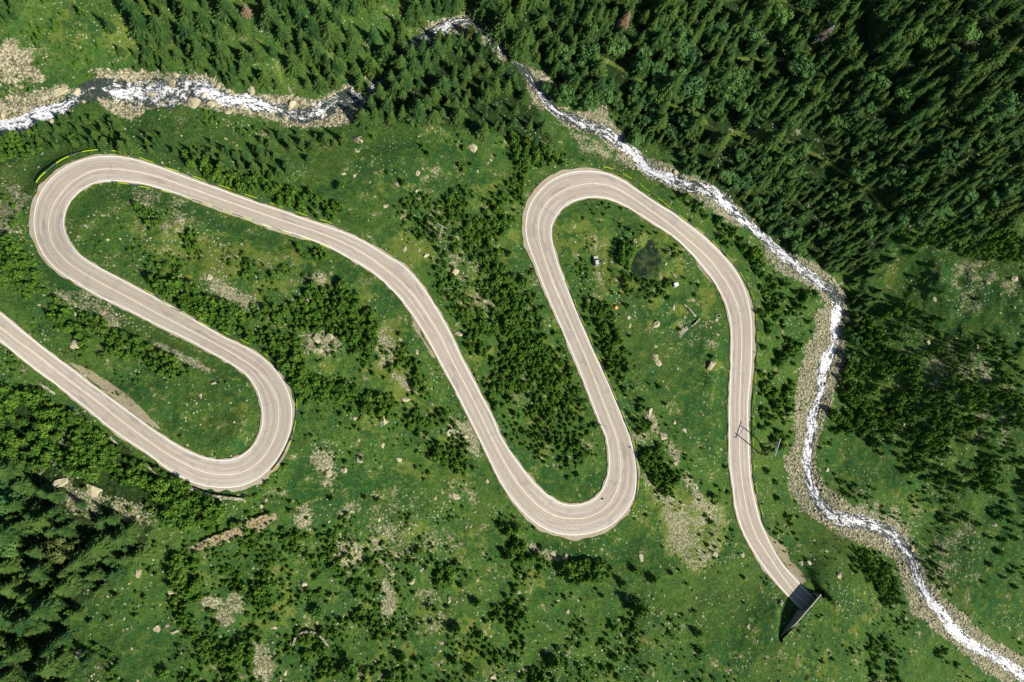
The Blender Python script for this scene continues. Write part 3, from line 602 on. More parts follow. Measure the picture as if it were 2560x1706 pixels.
at = wm.attributes.new('foam', 'FLOAT_COLOR', 'POINT'); arr = np.ones((a*b, 4), np.float32); arr[:, 0] = FO.ravel(); at.data.foreach_set('color', arr.ravel())
tag(obj('water', wm), 'white foaming mountain stream running past the road bends', 'stream', kind='structure')
mp = Mat('pond_water', .12, .5); nn = mp.noise(mp.pos(), .45, 4, .6); mp.color(mp.mix(mp.step(nn, .4, .62), (.012, .026, .010), (.050, .068, .022))).bump(nn, .1, .05)
pc = np.array(POND); pw = G(*(pc.mean(0)+(pc-pc.mean(0))*1.35).T, POND_H+0.0)
pm = mesh_np('pond', pw, [list(range(len(pw)))], [mp.m]); 
if pm.polygons[0].normal.z < 0: pm.flip_normals()
tag(obj('pond', pm), 'dark olive pond inside the top right road loop', 'pond', kind='structure')

def mask_at(A, u, v):
    i = np.clip(np.interp(u, US, np.arange(len(US))).round().astype(int), 0, len(US)-1); j = np.clip(np.interp(v, VS, np.arange(len(VS))).round().astype(int), 0, len(VS)-1)
    return A[j, i]

# ------------------------------------------------------------------ landmark phrases for labels
LM = [(70, 960, 'the lowest road leg'), (190, 1130, 'the lower left rocky patch'), (400, 1200, 'the pines below lowest road'), (110, 1420, 'the lower left woods'), (2440, 200, 'the darkest upper woods'), (110, 500, 'the upper left hairpin'), (620, 1120, 'the lower left hairpin'), (1430, 1270, 'the bottom middle hairpin'), (1430, 470, 'the top right hairpin'), (2020, 1520, 'the tunnel mouth'), (1490, 655, 'the parked car'), (1615, 655, 'the pond'), (1688, 712, 'the white hut'),
      (1100, 590, 'the power pole pair at centre'), (1915, 1115, 'the roadside power pole pair'), (2090, 790, 'the waterfall'), (230, 215, 'the still pool in the stream'), (470, 230, 'the boulder rapids'), (890, 240, 'the shaded stream bend'), (1150, 60, 'the topmost stream bend'),
      (1740, 1320, 'the big pale scree slope'), (780, 1610, 'the ring wall ruin'), (620, 1320, 'the tan stone ledge'), (1740, 810, 'the L-shaped ruin wall'), (1565, 40, 'the brown bare tree'), (2070, 75, 'the dead grey tree'), (320, 1010, 'the roadside gravel strip'), (232, 1235, 'the huge lower left boulder'),
      (30, 30, 'the top left corner'), (2530, 30, 'the top right corner'), (30, 1680, 'the bottom left corner'), (2530, 1680, 'the bottom right corner'), (2540, 750, 'the right picture edge'), (2540, 1180, 'the lower right edge'), (20, 670, 'the left picture edge'), (1010, 690, 'the middle road bend'),
      (30, 300, 'the left end of stream'), (1580, 390, 'the stream above the hairpin'), (2200, 1320, 'the right stream bend'), (2010, 980, 'the long gravel bar'), (1850, 320, 'the yellow forest trail'), (570, 735, 'the tan bare clearing'), (800, 850, 'the rocky clearing'), (480, 620, 'the dry upper left meadow'), (1290, 1690, 'the bottom picture edge'),
      (700, 20, 'the top picture edge'), (640, 560, 'the upper left straight'), (1290, 950, 'the wooded middle island'), (1280, 370, 'the small clearing by the stream'), (1040, 1120, 'the middle straight road'), (900, 1480, 'the narrow pale stone chute'), (2350, 420, 'the upper right woods'), (2300, 900, 'the right stony slope')]
ORD = ['', 'second ', 'third ', 'fourth ', 'fifth ', 'sixth ', 'seventh ', 'eighth ', 'ninth ', 'tenth ', 'eleventh ', 'twelfth ', 'thirteenth ', 'fourteenth ', 'fifteenth ', 'sixteenth ', 'seventeenth ', 'eighteenth ', 'nineteenth ', 'twentieth ']
def dirname(du, dv):
    a = math.degrees(math.atan2(-dv, du)) % 360
    return ['right of', 'above right of', 'above', 'above left of', 'left of', 'below left of', 'below', 'below right of'][int((a+22.5)//45) % 8]
USED = {}
PENDING = []
def name_later(o, desc, cat, group, u, v): PENDING.append((o, desc, cat, group, u, v))
def flush_labels():
    """every repeat is told apart by nearest landmark, side of it and rank of distance"""
    buckets = {}
    for r in PENDING:
        o, desc, cat, group, u, v = r
        lm = min(LM, key=lambda q: (q[0]-u)**2+(q[1]-v)**2)
        buckets.setdefault((desc, lm[2], dirname(u-lm[0], v-lm[1])), []).append((math.hypot(u-lm[0], v-lm[1]), r))
    for (desc, ln, dn), L in buckets.items():
        L.sort(key=lambda q: q[0])
        for k, (dd, (o, de, cat, group, u, v)) in enumerate(L):
            if k < len(ORD) or len(L)-k == 1 and False:
                rk = (ORD[k]+'nearest one ') if len(L) > 1 else ''
                lab = f'{desc} {rk}{dn} {ln}'
            else:
                lab = f'{desc} farther {dn} {ln}'; group = f'{group} farther {dn} {ln}'
            o['label'] = lab; o['category'] = cat
            if group: o['group'] = group

# ------------------------------------------------------------------ foliage
def leaf_mat(name, a, b, vr=.5, sat=None):
    m = Mat(name, .75, .15); r = m.rnd(); n = m.noise(m.obj(), 3.0, 3, .6)
    c = m.mix(r, a, b); c = m.mix(m.math('MULTIPLY', m.step(n, .4, .65), vr), c, tuple(min(1, q*1.8) for q in b))
    m.color(c); return m.m
MSPR = leaf_mat('spruce_needles', (.020, .066, .017), (.068, .120, .022), .5)
MPIN = leaf_mat('pine_needles', (.034, .100, .014), (.090, .170, .018), .5)
MLEA = leaf_mat('broad_leaves', (.036, .105, .034), (.078, .155, .034), .5)
MOLI = leaf_mat('olive_leaves', (.055, .085, .022), (.10, .12, .035), .5)
MBRN = leaf_mat('brown_dry_needles', (.16, .11, .06), (.22, .16, .09), .5)
MBARK = flat('bark', (.10, .07, .045), .9, .5, 4)
MGREYW = flat('bleached_wood', (.42, .35, .29), .9, .4, 4)

def spruce_mesh(name, seed, wh=17, slim=.24, mat=None):
    """crown of unit height: whorls of drooping fronds with side twigs"""
    r = np.random.default_rng(seed); V = []; Fc = []
    def tri(a, b, c): k = len(V); V.extend([a, b, c]); Fc.append((k, k+1, k+2))
    for i in range(wh):
        t = (i+.4)/wh; z0 = .08+.90*t; R = slim*(1-t)**.82+.012
        R *= r.uniform(.82, 1.15); nb = max(5, int(round(11*(1-t)**.5+2)))
        ph = r.uniform(0, 6.28)
        for k in range(nb):
            th = ph+6.283*k/nb+r.normal(0, .12); L = R*r.uniform(.72, 1.18); dr = L*r.uniform(.18, .42)
            cx, sx = math.cos(th), math.sin(th); P = []
            for s in (0, .33, .66, 1.0):
                P.append(np.array([cx*L*s, sx*L*s, z0-dr*s**1.2+.05*L*math.sin(s*3.14)]))
            side = np.array([-sx, cx, 0])
            for j, s in enumerate((.12, .3, .48, .66, .84)):
                p = P[0]*(1-s)+P[3]*s; p[2] = z0-dr*s**1.2+.05*L*math.sin(s*3.14)
                wd = L*.42*(1-s*.72)*r.uniform(.8, 1.2); fw = np.array([cx, sx, -.25])*L*.20; b2 = np.array([cx, sx, 0])*L*.15
                for sg in (1, -1):
                    tip = p+side*sg*wd+fw+np.array([0, 0, -wd*r.uniform(.1, .45)])
                    tri(p-b2*.6, tip, p+b2) if sg > 0 else tri(p+b2, tip, p-b2*.6)
            tri(P[2]+side*L*.05, P[3]*1.0, P[2]-side*L*.05)
    # inner shade core so that the sky does not shine through the crown
    n = 7; k0 = len(V)
    for j, (zz, rr) in enumerate(((.10, slim*.52), (.45, slim*.34), (.98, .004))):
        for k in range(n): V.append(np.array([rr*math.cos(6.283*k/n), rr*math.sin(6.283*k/n), zz]))
    for j in range(2):
        for k in range(n):
            a, b = k0+j*n+k, k0+j*n+(k+1) % n; Fc.append((a, b, b+n)); Fc.append((a, b+n, a+n))
    return mesh_np(name, np.array(V), np.array(Fc, np.int32), [mat or MSPR])
def lobed_mesh(name, seed, nl=6, leaves=230, flat_=.8, mat=None, spread=.30, lr=(.16, .27), ls=.055):
    """crown of unit width: leaf clumps over several uneven lobes"""
    r = np.random.default_rng(seed); V = []; Fc = []
    lobes = [(np.array([0, 0, .42*flat_]), .26)]
    for k in range(nl):
        th = 6.283*k/nl+r.normal(0, .3); d = spread*r.uniform(.6, 1.1)
        lobes.append((np.array([d*math.cos(th), d*math.sin(th), r.uniform(.16, .5)*flat_]), r.uniform(*lr)))
    ico = bmesh.new(); bmesh.ops.create_icosphere(ico, subdivisions=1, radius=1.0); iv = np.array([v.co[:] for v in ico.verts]); ifc = [[v.index for v in f.verts] for f in ico.faces]; ico.free()
    for c, rad in lobes:
        k0 = len(V); jit = r.uniform(.62, .98, len(iv)); P = iv*rad*.86*jit[:, None]*np.array([1, 1, .85])+c; V.extend(list(P))
        for f in ifc: Fc.append(tuple(k0+q for q in f))
    for _ in range(leaves):
        c, rad = lobes[r.integers(len(lobes))]; d = r.normal(0, 1, 3); d[2] = abs(d[2])*1.1-.25; d /= np.linalg.norm(d)
        p = c+d*rad*r.uniform(.75, 1.12); s = ls*r.uniform(.6, 1.5)
        e = np.cross(d, r.normal(0, 1, 3)); e /= np.linalg.norm(e)+1e-9; g = np.cross(d, e); tl = d*r.uniform(-.3, .6)
        k0 = len(V); V.extend([p-e*s, p+g*s*1.1+tl*s, p+e*s, p-g*s*.9]); Fc.append((k0, k0+2, k0+1)); Fc.append((k0, k0+3, k0+2))
    return mesh_np(name, np.array(V), np.array(Fc, np.int32), [mat or MPIN])
SPR = [spruce_mesh('crown', 20+i, 12+i, (.17, .24, .20, .27, .22, .30)[i]) for i in range(6)]
def cone_pine(name, seed, leaves=210):
    r = np.random.default_rng(seed); V = []; Fc = []; lobes = []
    for ring, (n_, z, d, rad) in enumerate(((6, .14, .27, .17), (5, .32, .18, .16), (3, .52, .09, .14), (1, .74, 0, .11))):
        for k in range(n_):
            th = 6.283*k/n_+ring+r.normal(0, .25); dd = d*r.uniform(.7, 1.25); lobes.append((np.array([dd*math.cos(th), dd*math.sin(th), z*r.uniform(.85, 1.1)]), rad*r.uniform(.75, 1.15)))
    ico = bmesh.new(); bmesh.ops.create_icosphere(ico, subdivisions=1, radius=1.0); iv = np.array([v.co[:] for v in ico.verts]); ifc = [[v.index for v in f.verts] for f in ico.faces]; ico.free()
    for c, rad in lobes:
        k0 = len(V); V.extend(list(iv*rad*.8*r.uniform(.6, .95, len(iv))[:, None]+c)); Fc += [tuple(k0+q for q in f) for f in ifc]
    for _ in range(leaves):
        c, rad = lobes[r.integers(len(lobes))]; d = r.normal(0, 1, 3); d[2] = abs(d[2]); d /= np.linalg.norm(d); p = c+d*rad*r.uniform(.8, 1.25); s_ = .045*r.uniform(.6, 1.5)
        e = np.cross(d, r.normal(0, 1, 3)); e /= np.linalg.norm(e)+1e-9; g = np.cross(d, e); k0 = len(V)
        V.extend([p-e*s_, p+g*s_*1.3+d*s_, p+e*s_, p-g*s_]); Fc.append((k0, k0+2, k0+1)); Fc.append((k0, k0+3, k0+2))
    return mesh_np(name, np.array(V), np.array(Fc, np.int32), [MPIN])
YPN = [cone_pine('young_pine', 40+i) if i % 2 == 0 else lobed_mesh('young_pine', 40+i, 5+i % 3, 170) for i in range(7)]
LEA = [lobed_mesh('crown', 60+i, 9, 620, .95, MLEA, .34, (.15, .25), .042) for i in range(3)]
tb = MB(); tb.tube([(0, 0, -.02), (0, 0, .12), (0, 0, .5), (0, 0, .93)], [.020, .016, .010, .002], 6)
TRUNK = tb.build('trunk', MBARK); TRM = TRUNK.data; bpy.data.objects.remove(TRUNK)

def bush_color(lst): return lst

# --- vegetation areas (full-view pixels): polygon, kind, spacing px, hmin, hmax, keep
VEG = [
 ([(0, 0), (2353, 0), (2353, 1568), (0, 1568)], 'young', 19, .8, 2.1, .20), ([(360, 1000), (1100, 1150), (1500, 1350), (1800, 1568), (400, 1568)], 'young', 22, 1.0, 2.6, .16), ([(800, 380), (1230, 380), (1380, 1050), (1180, 1000), (960, 600)], 'young', 13, 1.0, 2.5, .42), ([(330, 560), (780, 600), (960, 800), (1120, 1100), (900, 1020), (640, 860), (400, 690)], 'young', 13, .9, 2.3, .42), ([(1900, 1050), (2353, 1150), (2353, 1500), (2200, 1420), (2080, 1240)], 'young', 14, .8, 2.1, .40), ([(2060, 600), (2353, 600), (2353, 900), (2120, 860)], 'young', 14, .8, 2.0, .40), ([(620, 1180), (1120, 1180), (1500, 1400), (1760, 1568), (380, 1568), (420, 1260)], 'young', 15, .8, 2.2, .28),
 ([(0, 1000), (140, 1080), (320, 1250), (300, 1320), (120, 1568), (0, 1568)], 'young', 26, 2, 4, .3),
 ([(250, 0), (1100, 0), (1080, 55), (960, 110), (850, 190), (800, 205), (640, 215), (560, 205), (460, 172), (330, 165), (240, 180), (270, 90)], 'spruce', 31, 7, 12, .78),
 ([(330, 120), (500, 130), (640, 150), (820, 150), (840, 200), (640, 215), (560, 205), (460, 172), (330, 165), (240, 180)], 'spruce', 20, 3.5, 6.5, .7),
 ([(0, 0), (60, 0), (30, 90), (0, 100)], 'spruce', 26, 5, 8, .8), ([(120, 0), (200, 0), (180, 30)], 'young', 20, 3, 4.5, .6),
 ([(30, 200), (90, 195), (120, 250), (60, 280), (10, 260)], 'leafy', 26, 3, 5, .8),
 ([(950, 110), (1030, 85), (1150, 100), (1195, 150), (1215, 200), (1240, 270), (1285, 350), (1180, 310), (1040, 300), (980, 272), (900, 290), (830, 280), (860, 210)], 'spruce', 27, 7, 11, .95),
 ([(1180, 300), (1290, 350), (1320, 380), (1250, 400), (1200, 430), (1180, 380)], 'young', 17, 3, 4.5, .85),
 ([(60, 290), (150, 255), (260, 272), (400, 315), (560, 315), (640, 300), (820, 300), (830, 320), (740, 345), (680, 400), (560, 410), (430, 350), (330, 345), (240, 345), (120, 345), (50, 340)], 'spruce', 22, 4.0, 7, .9),
 ([(0, 300), (60, 300), (100, 340), (60, 370), (0, 350)], 'young', 18, 3, 4.5, .8),
 ([(420, 345), (560, 400), (700, 400), (690, 430), (800, 470), (770, 520), (640, 480), (520, 440), (420, 395)], 'young', 16, 2.6, 4.2, .82),
 ([(1110, 0), (2353, 0), (2353, 250), (2150, 260), (1950, 300), (1700, 330), (1560, 300), (1420, 260), (1260, 180), (1200, 110), (1130, 50)], 'spruce', 27, 7.5, 15, .9),
 ([(1130, 0), (2353, 0), (2353, 250), (1950, 300), (1560, 300), (1260, 180)], 'spruce', 24, 4, 7, .45),
 ([(1230, 130), (1500, 60), (1700, 80), (1720, 260), (1560, 300), (1420, 260), (1330, 240), (1240, 180)], 'leafy', 34, 6, 9, .7),
 ([(1400, 260), (1560, 300), (1700, 330), (1950, 300), (2150, 260), (2353, 250), (2353, 430), (2200, 560), (2060, 520), (1980, 620), (1900, 620), (1820, 570), (1720, 500), (1650, 420), (1500, 360)], 'spruce', 18, 4.0, 8.5, .9),
 ([(1400, 60), (1900, 60), (2300, 20), (2353, 240), (2000, 280), (1700, 300), (1500, 280)], 'leafy', 46, 5, 9, .55), ([(1600, 330), (2000, 300), (2353, 260), (2353, 430), (2060, 520), (1900, 600)], 'leafy', 38, 4, 6, .5),
 ([(1340, 200), (1480, 280), (1650, 420), (1800, 560), (1900, 620), (1880, 560), (1740, 440), (1600, 330)], 'leafy', 30, 5, 7.5, .7),
 ([(1900, 560), (2060, 520), (2060, 640), (2010, 700), (1960, 800), (1950, 720), (1960, 650)], 'spruce', 18, 4.5, 8, .95),
 ([(2060, 520), (2200, 500), (2353, 430), (2353, 600), (2270, 600), (2100, 580)], 'young', 13, 2.5, 4.5, .8),
 ([(1950, 740), (2060, 700), (2120, 860), (2100, 980), (1990, 990), (1900, 1010), (1920, 900), (1950, 820)], 'young', 14, 2.6, 4.8, .85),
 ([(2060, 640), (2150, 620), (2200, 760), (2353, 800), (2353, 880), (2200, 880), (2100, 860)], 'young', 13, 1.6, 3, .45),
 ([(2030, 900), (2200, 880), (2353, 860), (2353, 1180), (2200, 1130), (2060, 1080), (1980, 1010)], 'young', 13, 2, 4, .62),
 ([(2150, 1120), (2353, 1120), (2353, 1250), (2280, 1240), (2180, 1200)], 'young', 17, 2, 3.5, .45),
 ([(1900, 1080), (2050, 1120), (2100, 1250), (2060, 1210), (1960, 1150)], 'young', 15, 1.4, 2.4, .3),
 ([(2080, 1240), (2180, 1260), (2250, 1400), (2180, 1400), (2110, 1310)], 'young', 17, 1.4, 2.6, .35),
 ([(0, 880), (70, 890), (130, 930), (250, 1020), (220, 1100), (120, 1080), (0, 1010)], 'young', 18, 3.5, 5.5, .8),
 ([(0, 1020), (110, 1080), (190, 1150), (320, 1210), (330, 1290), (230, 1310), (180, 1400), (90, 1568), (0, 1568)], 'spruce', 34, 6.5, 11, .62),
 ([(60, 1160), (250, 1200), (310, 1300), (180, 1380), (60, 1400)], 'spruce', 26, 4, 7, .3),
 ([(130, 930), (250, 1010), (400, 1110), (520, 1160), (510, 1200), (440, 1200), (400, 1230), (360, 1140), (240, 1080)], 'young', 16, 3.2, 5, .86),
 ([(90, 1500), (180, 1400), (240, 1380), (220, 1470), (160, 1568), (80, 1568)], 'spruce', 26, 5, 8, .75),
 ([(0, 500), (60, 560), (80, 620), (120, 690), (60, 680), (0, 560)], 'young', 16, 2.5, 4, .75),
 ([(130, 680), (200, 710), (290, 770), (360, 800), (440, 840), (450, 875), (400, 880), (330, 840), (240, 830), (180, 790), (100, 730)], 'young', 15, 2.4, 4, .82),
 ([(340, 640), (400, 640), (470, 680), (560, 720), (680, 690), (720, 650), (780, 640), (850, 700), (880, 760), (840, 810), (760, 770), (700, 760), (690, 800), (700, 850), (770, 880), (820, 890), (800, 920), (700, 930), (660, 860), (600, 790), (520, 750), (420, 700)], 'young', 14, 2.6, 4.4, 1.2),
 ([(770, 770), (870, 780), (960, 830), (980, 900), (900, 860), (860, 860)], 'young', 14, 2.3, 3.6, .7),
 ([(820, 900), (880, 900), (980, 960), (1010, 930), (1040, 960), (1100, 1080), (1070, 1100), (1000, 1060), (940, 980), (850, 960)], 'young', 13.5, 2.3, 4, .88),
 ([(540, 580), (620, 540), (700, 560), (740, 590), (640, 640), (560, 650)], 'young', 16, 1.8, 3.2, .45), ([(640, 535), (720, 560), (770, 600), (700, 590)], 'young', 14, 2.2, 3.6, .7),
 ([(400, 530), (460, 530), (470, 590), (430, 590)], 'young', 15, 2.2, 3.4, .5), ([(310, 470), (370, 480), (380, 530), (330, 530)], 'young', 14, 2.2, 3.2, .6), ([(330, 580), (480, 620), (600, 640), (560, 690), (430, 630), (340, 620)], 'young', 16, 1.8, 3, .5),
 ([(900, 410), (1050, 440), (1120, 430), (1200, 480), (1210, 560), (1240, 640), (1180, 700), (1150, 640), (1080, 610), (1000, 620), (950, 520)], 'young', 14.5, 2, 3.8, .68),
 ([(860, 400), (960, 410), (980, 520), (900, 520), (840, 460)], 'young', 15, 1.4, 2.4, .4),
 ([(1000, 620), (1150, 640), (1220, 680), (1280, 760), (1320, 880), (1380, 1000), (1350, 1050), (1200, 1010), (1120, 930), (1060, 780)], 'young', 14, 1.8, 3.4, .60),
 ([(1150, 745), (1240, 740), (1270, 850), (1270, 960), (1180, 960), (1140, 850)], 'young', 11.5, 2.2, 3.4, .95),
 ([(1120, 930), (1200, 1010), (1350, 1050), (1320, 1110), (1240, 1060), (1160, 1000)], 'young', 15, 1.4, 2.4, .55),
 ([(1150, 400), (1230, 410), (1190, 490), (1130, 440)], 'young', 13, 2, 3, .7),
 ([(1330, 680), (1400, 690), (1420, 760), (1450, 870), (1500, 970), (1560, 1110), (1540, 1150), (1480, 1080), (1460, 980), (1420, 890), (1370, 790)], 'young', 13, 2.2, 3.8, .9),
 ([(1424, 545), (1446, 535), (1470, 640), (1540, 640), (1560, 690), (1480, 720), (1440, 690), (1422, 620)], 'young', 14, 2.2, 4, .85), ([(1310, 600), (1350, 600), (1380, 700), (1340, 690)], 'young', 13, 1.6, 2.4, .6),
 ([(1540, 560), (1590, 570), (1560, 610), (1520, 590)], 'young', 14, 1.4, 2.2, .5), ([(1570, 1090), (1660, 1100), (1650, 1170), (1600, 1150)], 'young', 16, 1.4, 2.2, .4),
 ([(1480, 380), (1560, 420), (1660, 500), (1760, 600), (1740, 640), (1680, 570), (1600, 480), (1520, 420)], 'young', 18, 3.4, 5.4, .9),
 ([(1740, 600), (1800, 640), (1870, 680), (1850, 760), (1820, 900), (1800, 1090), (1810, 1160), (1760, 1130), (1745, 1000), (1750, 800)], 'young', 20, 3, 5.2, .6),
 ([(1120, 1180), (1180, 1215), (1240, 1275), (1300, 1285), (1420, 1290), (1480, 1290), (1500, 1330), (1400, 1350), (1300, 1340), (1230, 1310), (1150, 1270)], 'young', 17, 2.8, 4.8, .85),
 ([(1940, 1250), (2010, 1270), (2070, 1330), (2075, 1390), (2030, 1400), (1990, 1330)], 'young', 13, 2, 3.2, .85), ([(1990, 1450), (2050, 1480), (2110, 1568), (2010, 1568)], 'young', 13, 2, 3.2, .9), ([(2040, 1400), (2180, 1470), (2200, 1540), (2120, 1500)], 'young', 15, 1.6, 2.6, .5), ([(1880, 1420), (1980, 1450), (1960, 1520)], 'young', 15, 1, 1.8, .4),
 ([(380, 1280), (450, 1290), (470, 1400), (440, 1470), (400, 1440)], 'young', 15, 2.4, 4, .8), ([(540, 1320), (620, 1310), (640, 1380), (600, 1400), (560, 1380)], 'young', 14, 2.2, 3.6, .85), ([(510, 1480), (580, 1490), (590, 1568), (510, 1568)], 'young', 14, 2.2, 3.8, .85),
 ([(675, 1450), (740, 1445), (755, 1500), (700, 1520)], 'young', 12, 2, 3.2, .9), ([(720, 1250), (850, 1260), (880, 1400), (840, 1450), (760, 1440), (700, 1380)], 'young', 15, 1.6, 3, .5), ([(640, 1200), (690, 1210), (700, 1280), (660, 1290)], 'young', 14, 1.6, 2.6, .4),
 ([(1000, 1270), (1060, 1290), (1090, 1420), (1000, 1430)], 'young', 17, 1.6, 3, .4), ([(480, 1250), (640, 1240), (680, 1300), (500, 1320)], 'young', 18, 1.2, 2.2, .4), ([(500, 1200), (620, 1170), (640, 1200), (540, 1230)], 'young', 16, 1.8, 3, .5),
 ([(1500, 1420), (1760, 1440), (1760, 1568), (1400, 1568), (1420, 1460)], 'young', 24, 1.0, 2.0, .4), ([(400, 1440), (480, 1500), (480, 1568), (380, 1568), (350, 1500)], 'young', 20, 1.4, 2.4, .4), ([(1120, 1360), (1350, 1400), (1350, 1568), (1120, 1568)], 'young', 26, 1, 2.2, .35),
 ([(0, 60), (230, 50), (240, 180), (120, 220), (60, 120)], 'young', 24, 1.4, 2.6, .35), ([(450, 240), (640, 290), (600, 330), (480, 300)], 'young', 20, 1.4, 2.8, .5), ([(20, 400), (60, 400), (50, 520), (0, 520)], 'young', 20, 1.4, 2.4, .4),
]
HAND_SPRUCE = (Z(260, 0, [(450, 260, 13), (730, 340, 12), (1150, 130, 14), (1150, 420, 13), (1600, 380, 11), (1900, 300, 12), (1680, 80, 11), (560, 660, 6.5), (820, 640, 6), (1040, 560, 6.5), (1000, 740, 5), (1450, 640, 7), (1760, 850, 6), (1920, 900, 8), (2150, 700, 9), (2170, 1000, 7), (40, 300, 10), (210, 660, 6), (420, 700, 6), (1180, 860, 5), (330, 60, 11), (1380, 260, 11)], 5.6) +
                T(1, 0, [(510, 210, 13), (660, 220, 12), (800, 220, 12), (935, 260, 11), (770, 440, 11), (560, 430, 11), (180, 200, 11), (390, 180, 12), (300, 90, 12), (90, 90, 12), (110, 330, 9), (60, 520, 9), (140, 560, 8), (350, 560, 8), (440, 560, 8), (560, 570, 7), (450, 50, 11), (330, 330, 10), (100, 990, 6.5), (170, 930, 6), (240, 1010, 6.5), (320, 980, 6), (390, 1010, 7), (480, 950, 6.5), (600, 950, 8), (130, 1070, 6), (30, 1090, 6), (760, 800, 8), (860, 790, 7.5), (930, 750, 9), (1180, 700, 8)]) +
                Z(960, 60, [(720, 350, 9), (970, 200, 8), (345, 600, 8), (560, 560, 8), (880, 540, 8), (830, 830, 11), (1000, 660, 9), (1350, 470, 9), (1460, 640, 6), (1360, 890, 9), (1560, 880, 12), (1730, 860, 9), (240, 830, 9), (590, 1070, 9), (90, 1300, 9), (1060, 1270, 8), (1190, 340, 7), (1060, 370, 6), (1180, 960, 6), (1980, 1000, 9), (1880, 400, 8), (1300, 1400, 8), (700, 1280, 7), (1420, 1260, 7), (1600, 1180, 5), (1850, 1190, 7), (2050, 1400, 8), (1820, 1370, 8), (2130, 280, 13), (500, 840, 6), (1100, 160, 6), (1380, 330, 7)], 5.6) +
                Z(0, 1200, [(560, 550, 13), (720, 220, 11), (440, 930, 9.5), (770, 950, 8), (1310, 570, 6), (1270, 830, 7), (930, 600, 4.5), (1050, 330, 6), (400, 1140, 5), (620, 1130, 6), (650, 1280, 6), (440, 1290, 7), (270, 1440, 8.5), (60, 740, 10), (60, 360, 10), (270, 80, 8), (1150, 1350, 8), (1480, 1250, 10), (1600, 1060, 9), (1800, 1000, 7), (800, 1390, 4.5), (100, 960, 5), (950, 1450, 5), (60, 1000, 5), (1330, 1440, 7)], 5.227) +
                T(2, 0, [(130, 220, 12), (60, 60, 12), (410, 60, 13), (900, 250, 11), (1100, 90, 13), (1500, 400, 12), (1600, 130, 13), (340, 180, 9), (700, 90, 10)]) + T(3, 0, [(480, 420, 11), (620, 330, 12), (780, 380, 10), (300, 500, 8), (860, 170, 13), (1080, 130, 13), (1650, 130, 15), (1200, 620, 12), (980, 700, 11), (1500, 640, 11), (1480, 850, 11)]))
HAND_SPRUCE += [(925, 262, 12), (948, 232, 13), (975, 200, 13), (1000, 165, 13), (1025, 135, 12), (1055, 115, 11), (900, 200, 11), (935, 165, 12), (965, 130, 12), (1000, 95, 11), (962, 262, 12, ), (985, 225, 12), (1010, 195, 13), (1035, 165, 13), (1062, 142, 12), (1090, 118, 11), (1120, 104, 9), (905, 290, 11), (935, 285, 10), (1005, 240, 9), (1150, 100, 9), (1195, 90, 9), (1220, 120, 9)] + [(1255, 165, 8), (1290, 215, 8), (60, 1560, 15), (110, 1520, 14), (40, 1640, 15), (150, 1600, 13), (30, 1470, 14), (100, 1430, 13), (160, 1470, 13), (200, 1400, 12), (250, 1370, 11), (230, 1440, 12), (280, 1300, 10), (300, 1345, 10), (130, 1660, 13), (20, 1540, 15), (190, 1540, 11), (20, 1180, 12), (45, 1260, 13), (20, 1340, 13), (110, 1230, 11), (160, 1330, 11), (90, 1380, 12), (10, 1420, 13), (70, 1490, 13)]
HAND_LEAFY = T(1, 0, [(870, 370, 7)]) + T(2, 0, [(560, 150, 8), (1180, 190, 8), (700, 320, 9), (900, 430, 9), (1670, 250, 8), (1080, 360, 7), (360, 650, 9), (540, 720, 8), (250, 600, 5), (850, 950, 7), (1470, 1200, 8)]) + T(3, 0, [(960, 620, 8), (1230, 160, 9), (100, 80, 10), (1420, 180, 9), (640, 1180, 8), (1700, 680, 10)]) + T(0, 2, [(60, 300, 9), (30, 600, 8)]) + T(3, 1, [(600, 770, 6), (580, 900, 6)])
# lone round crowns whose long shadows dot the lower meadows (crown foot, height)
LONE = (T(2, 2, [(1395, 285, 3.8), (1385, 470, 3.0), (985, 860, 4.0), (1100, 815, 2.6), (75, 1110, 4.2), (715, 1195, 4.0), (790, 1155, 3), (1290, 1230, 4.6), (1300, 1350, 4.0), (300, 1440, 5.5), (320, 1340, 2.6), (720, 1400, 4), (220, 1560, 4.4), (1600, 845, 2), (890, 1065, 8.5), (1350, 620, 2.2), (1600, 1020, 1.6)]) +
        T(1, 2, [(1130, 670, 3.6), (790, 745, 3.8), (980, 800, 2), (1525, 1020, 5), (1380, 1210, 6), (1545, 1250, 3.6), (1010, 1410, 5), (930, 1540, 4), (650, 1460, 5.5), (420, 1090, 5.2), (690, 1145, 3.4), (1370, 1430, 4.4), (1500, 1500, 4.2), (1750, 700, 5.5), (1330, 870, 4.6), (590, 1150, 3.6), (1790, 1080, 4), (620, 50, 2.4), (1700, 1150, 2.6)]) +
        T(0, 2, [(1230, 870, 5), (1120, 1510, 3.6), (1290, 1560, 3), (1600, 480, 2.6), (1440, 520, 3.4)]) + T(1, 1, [(590, 1290, 3), (350, 1210, 2.8), (330, 1290, 2.4)]) + T(0, 1, [(1350, 120, 3.6), (1090, 260, 2.6)]) +
        T(1, 0, [(580, 1280, 4), (1190, 1060, 3), (1150, 1010, 2.6), (120, 1320, 4)]) + T(3, 2, [(60, 190, 3), (70, 300, 3), (150, 430, 3), (1310, 250, 3.2), (1460, 480, 3), (1650, 290, 3), (1640, 590, 3), (1240, 140, 3), (1620, 680, 3.4), (1400, 660, 2.4)]) + T(3, 1, [(170, 560, 3.4), (280, 650, 3.4), (150, 780, 4.6), (180, 940, 2.6), (960, 1020, 3.2), (1170, 260, 2.6)]) +
        T(2, 1, [(1020, 1100, 2.6), (1060, 1215, 2.4), (1270, 470, 2.2), (800, 540, 2.6), (1290, 400, 2)]))
taken = []
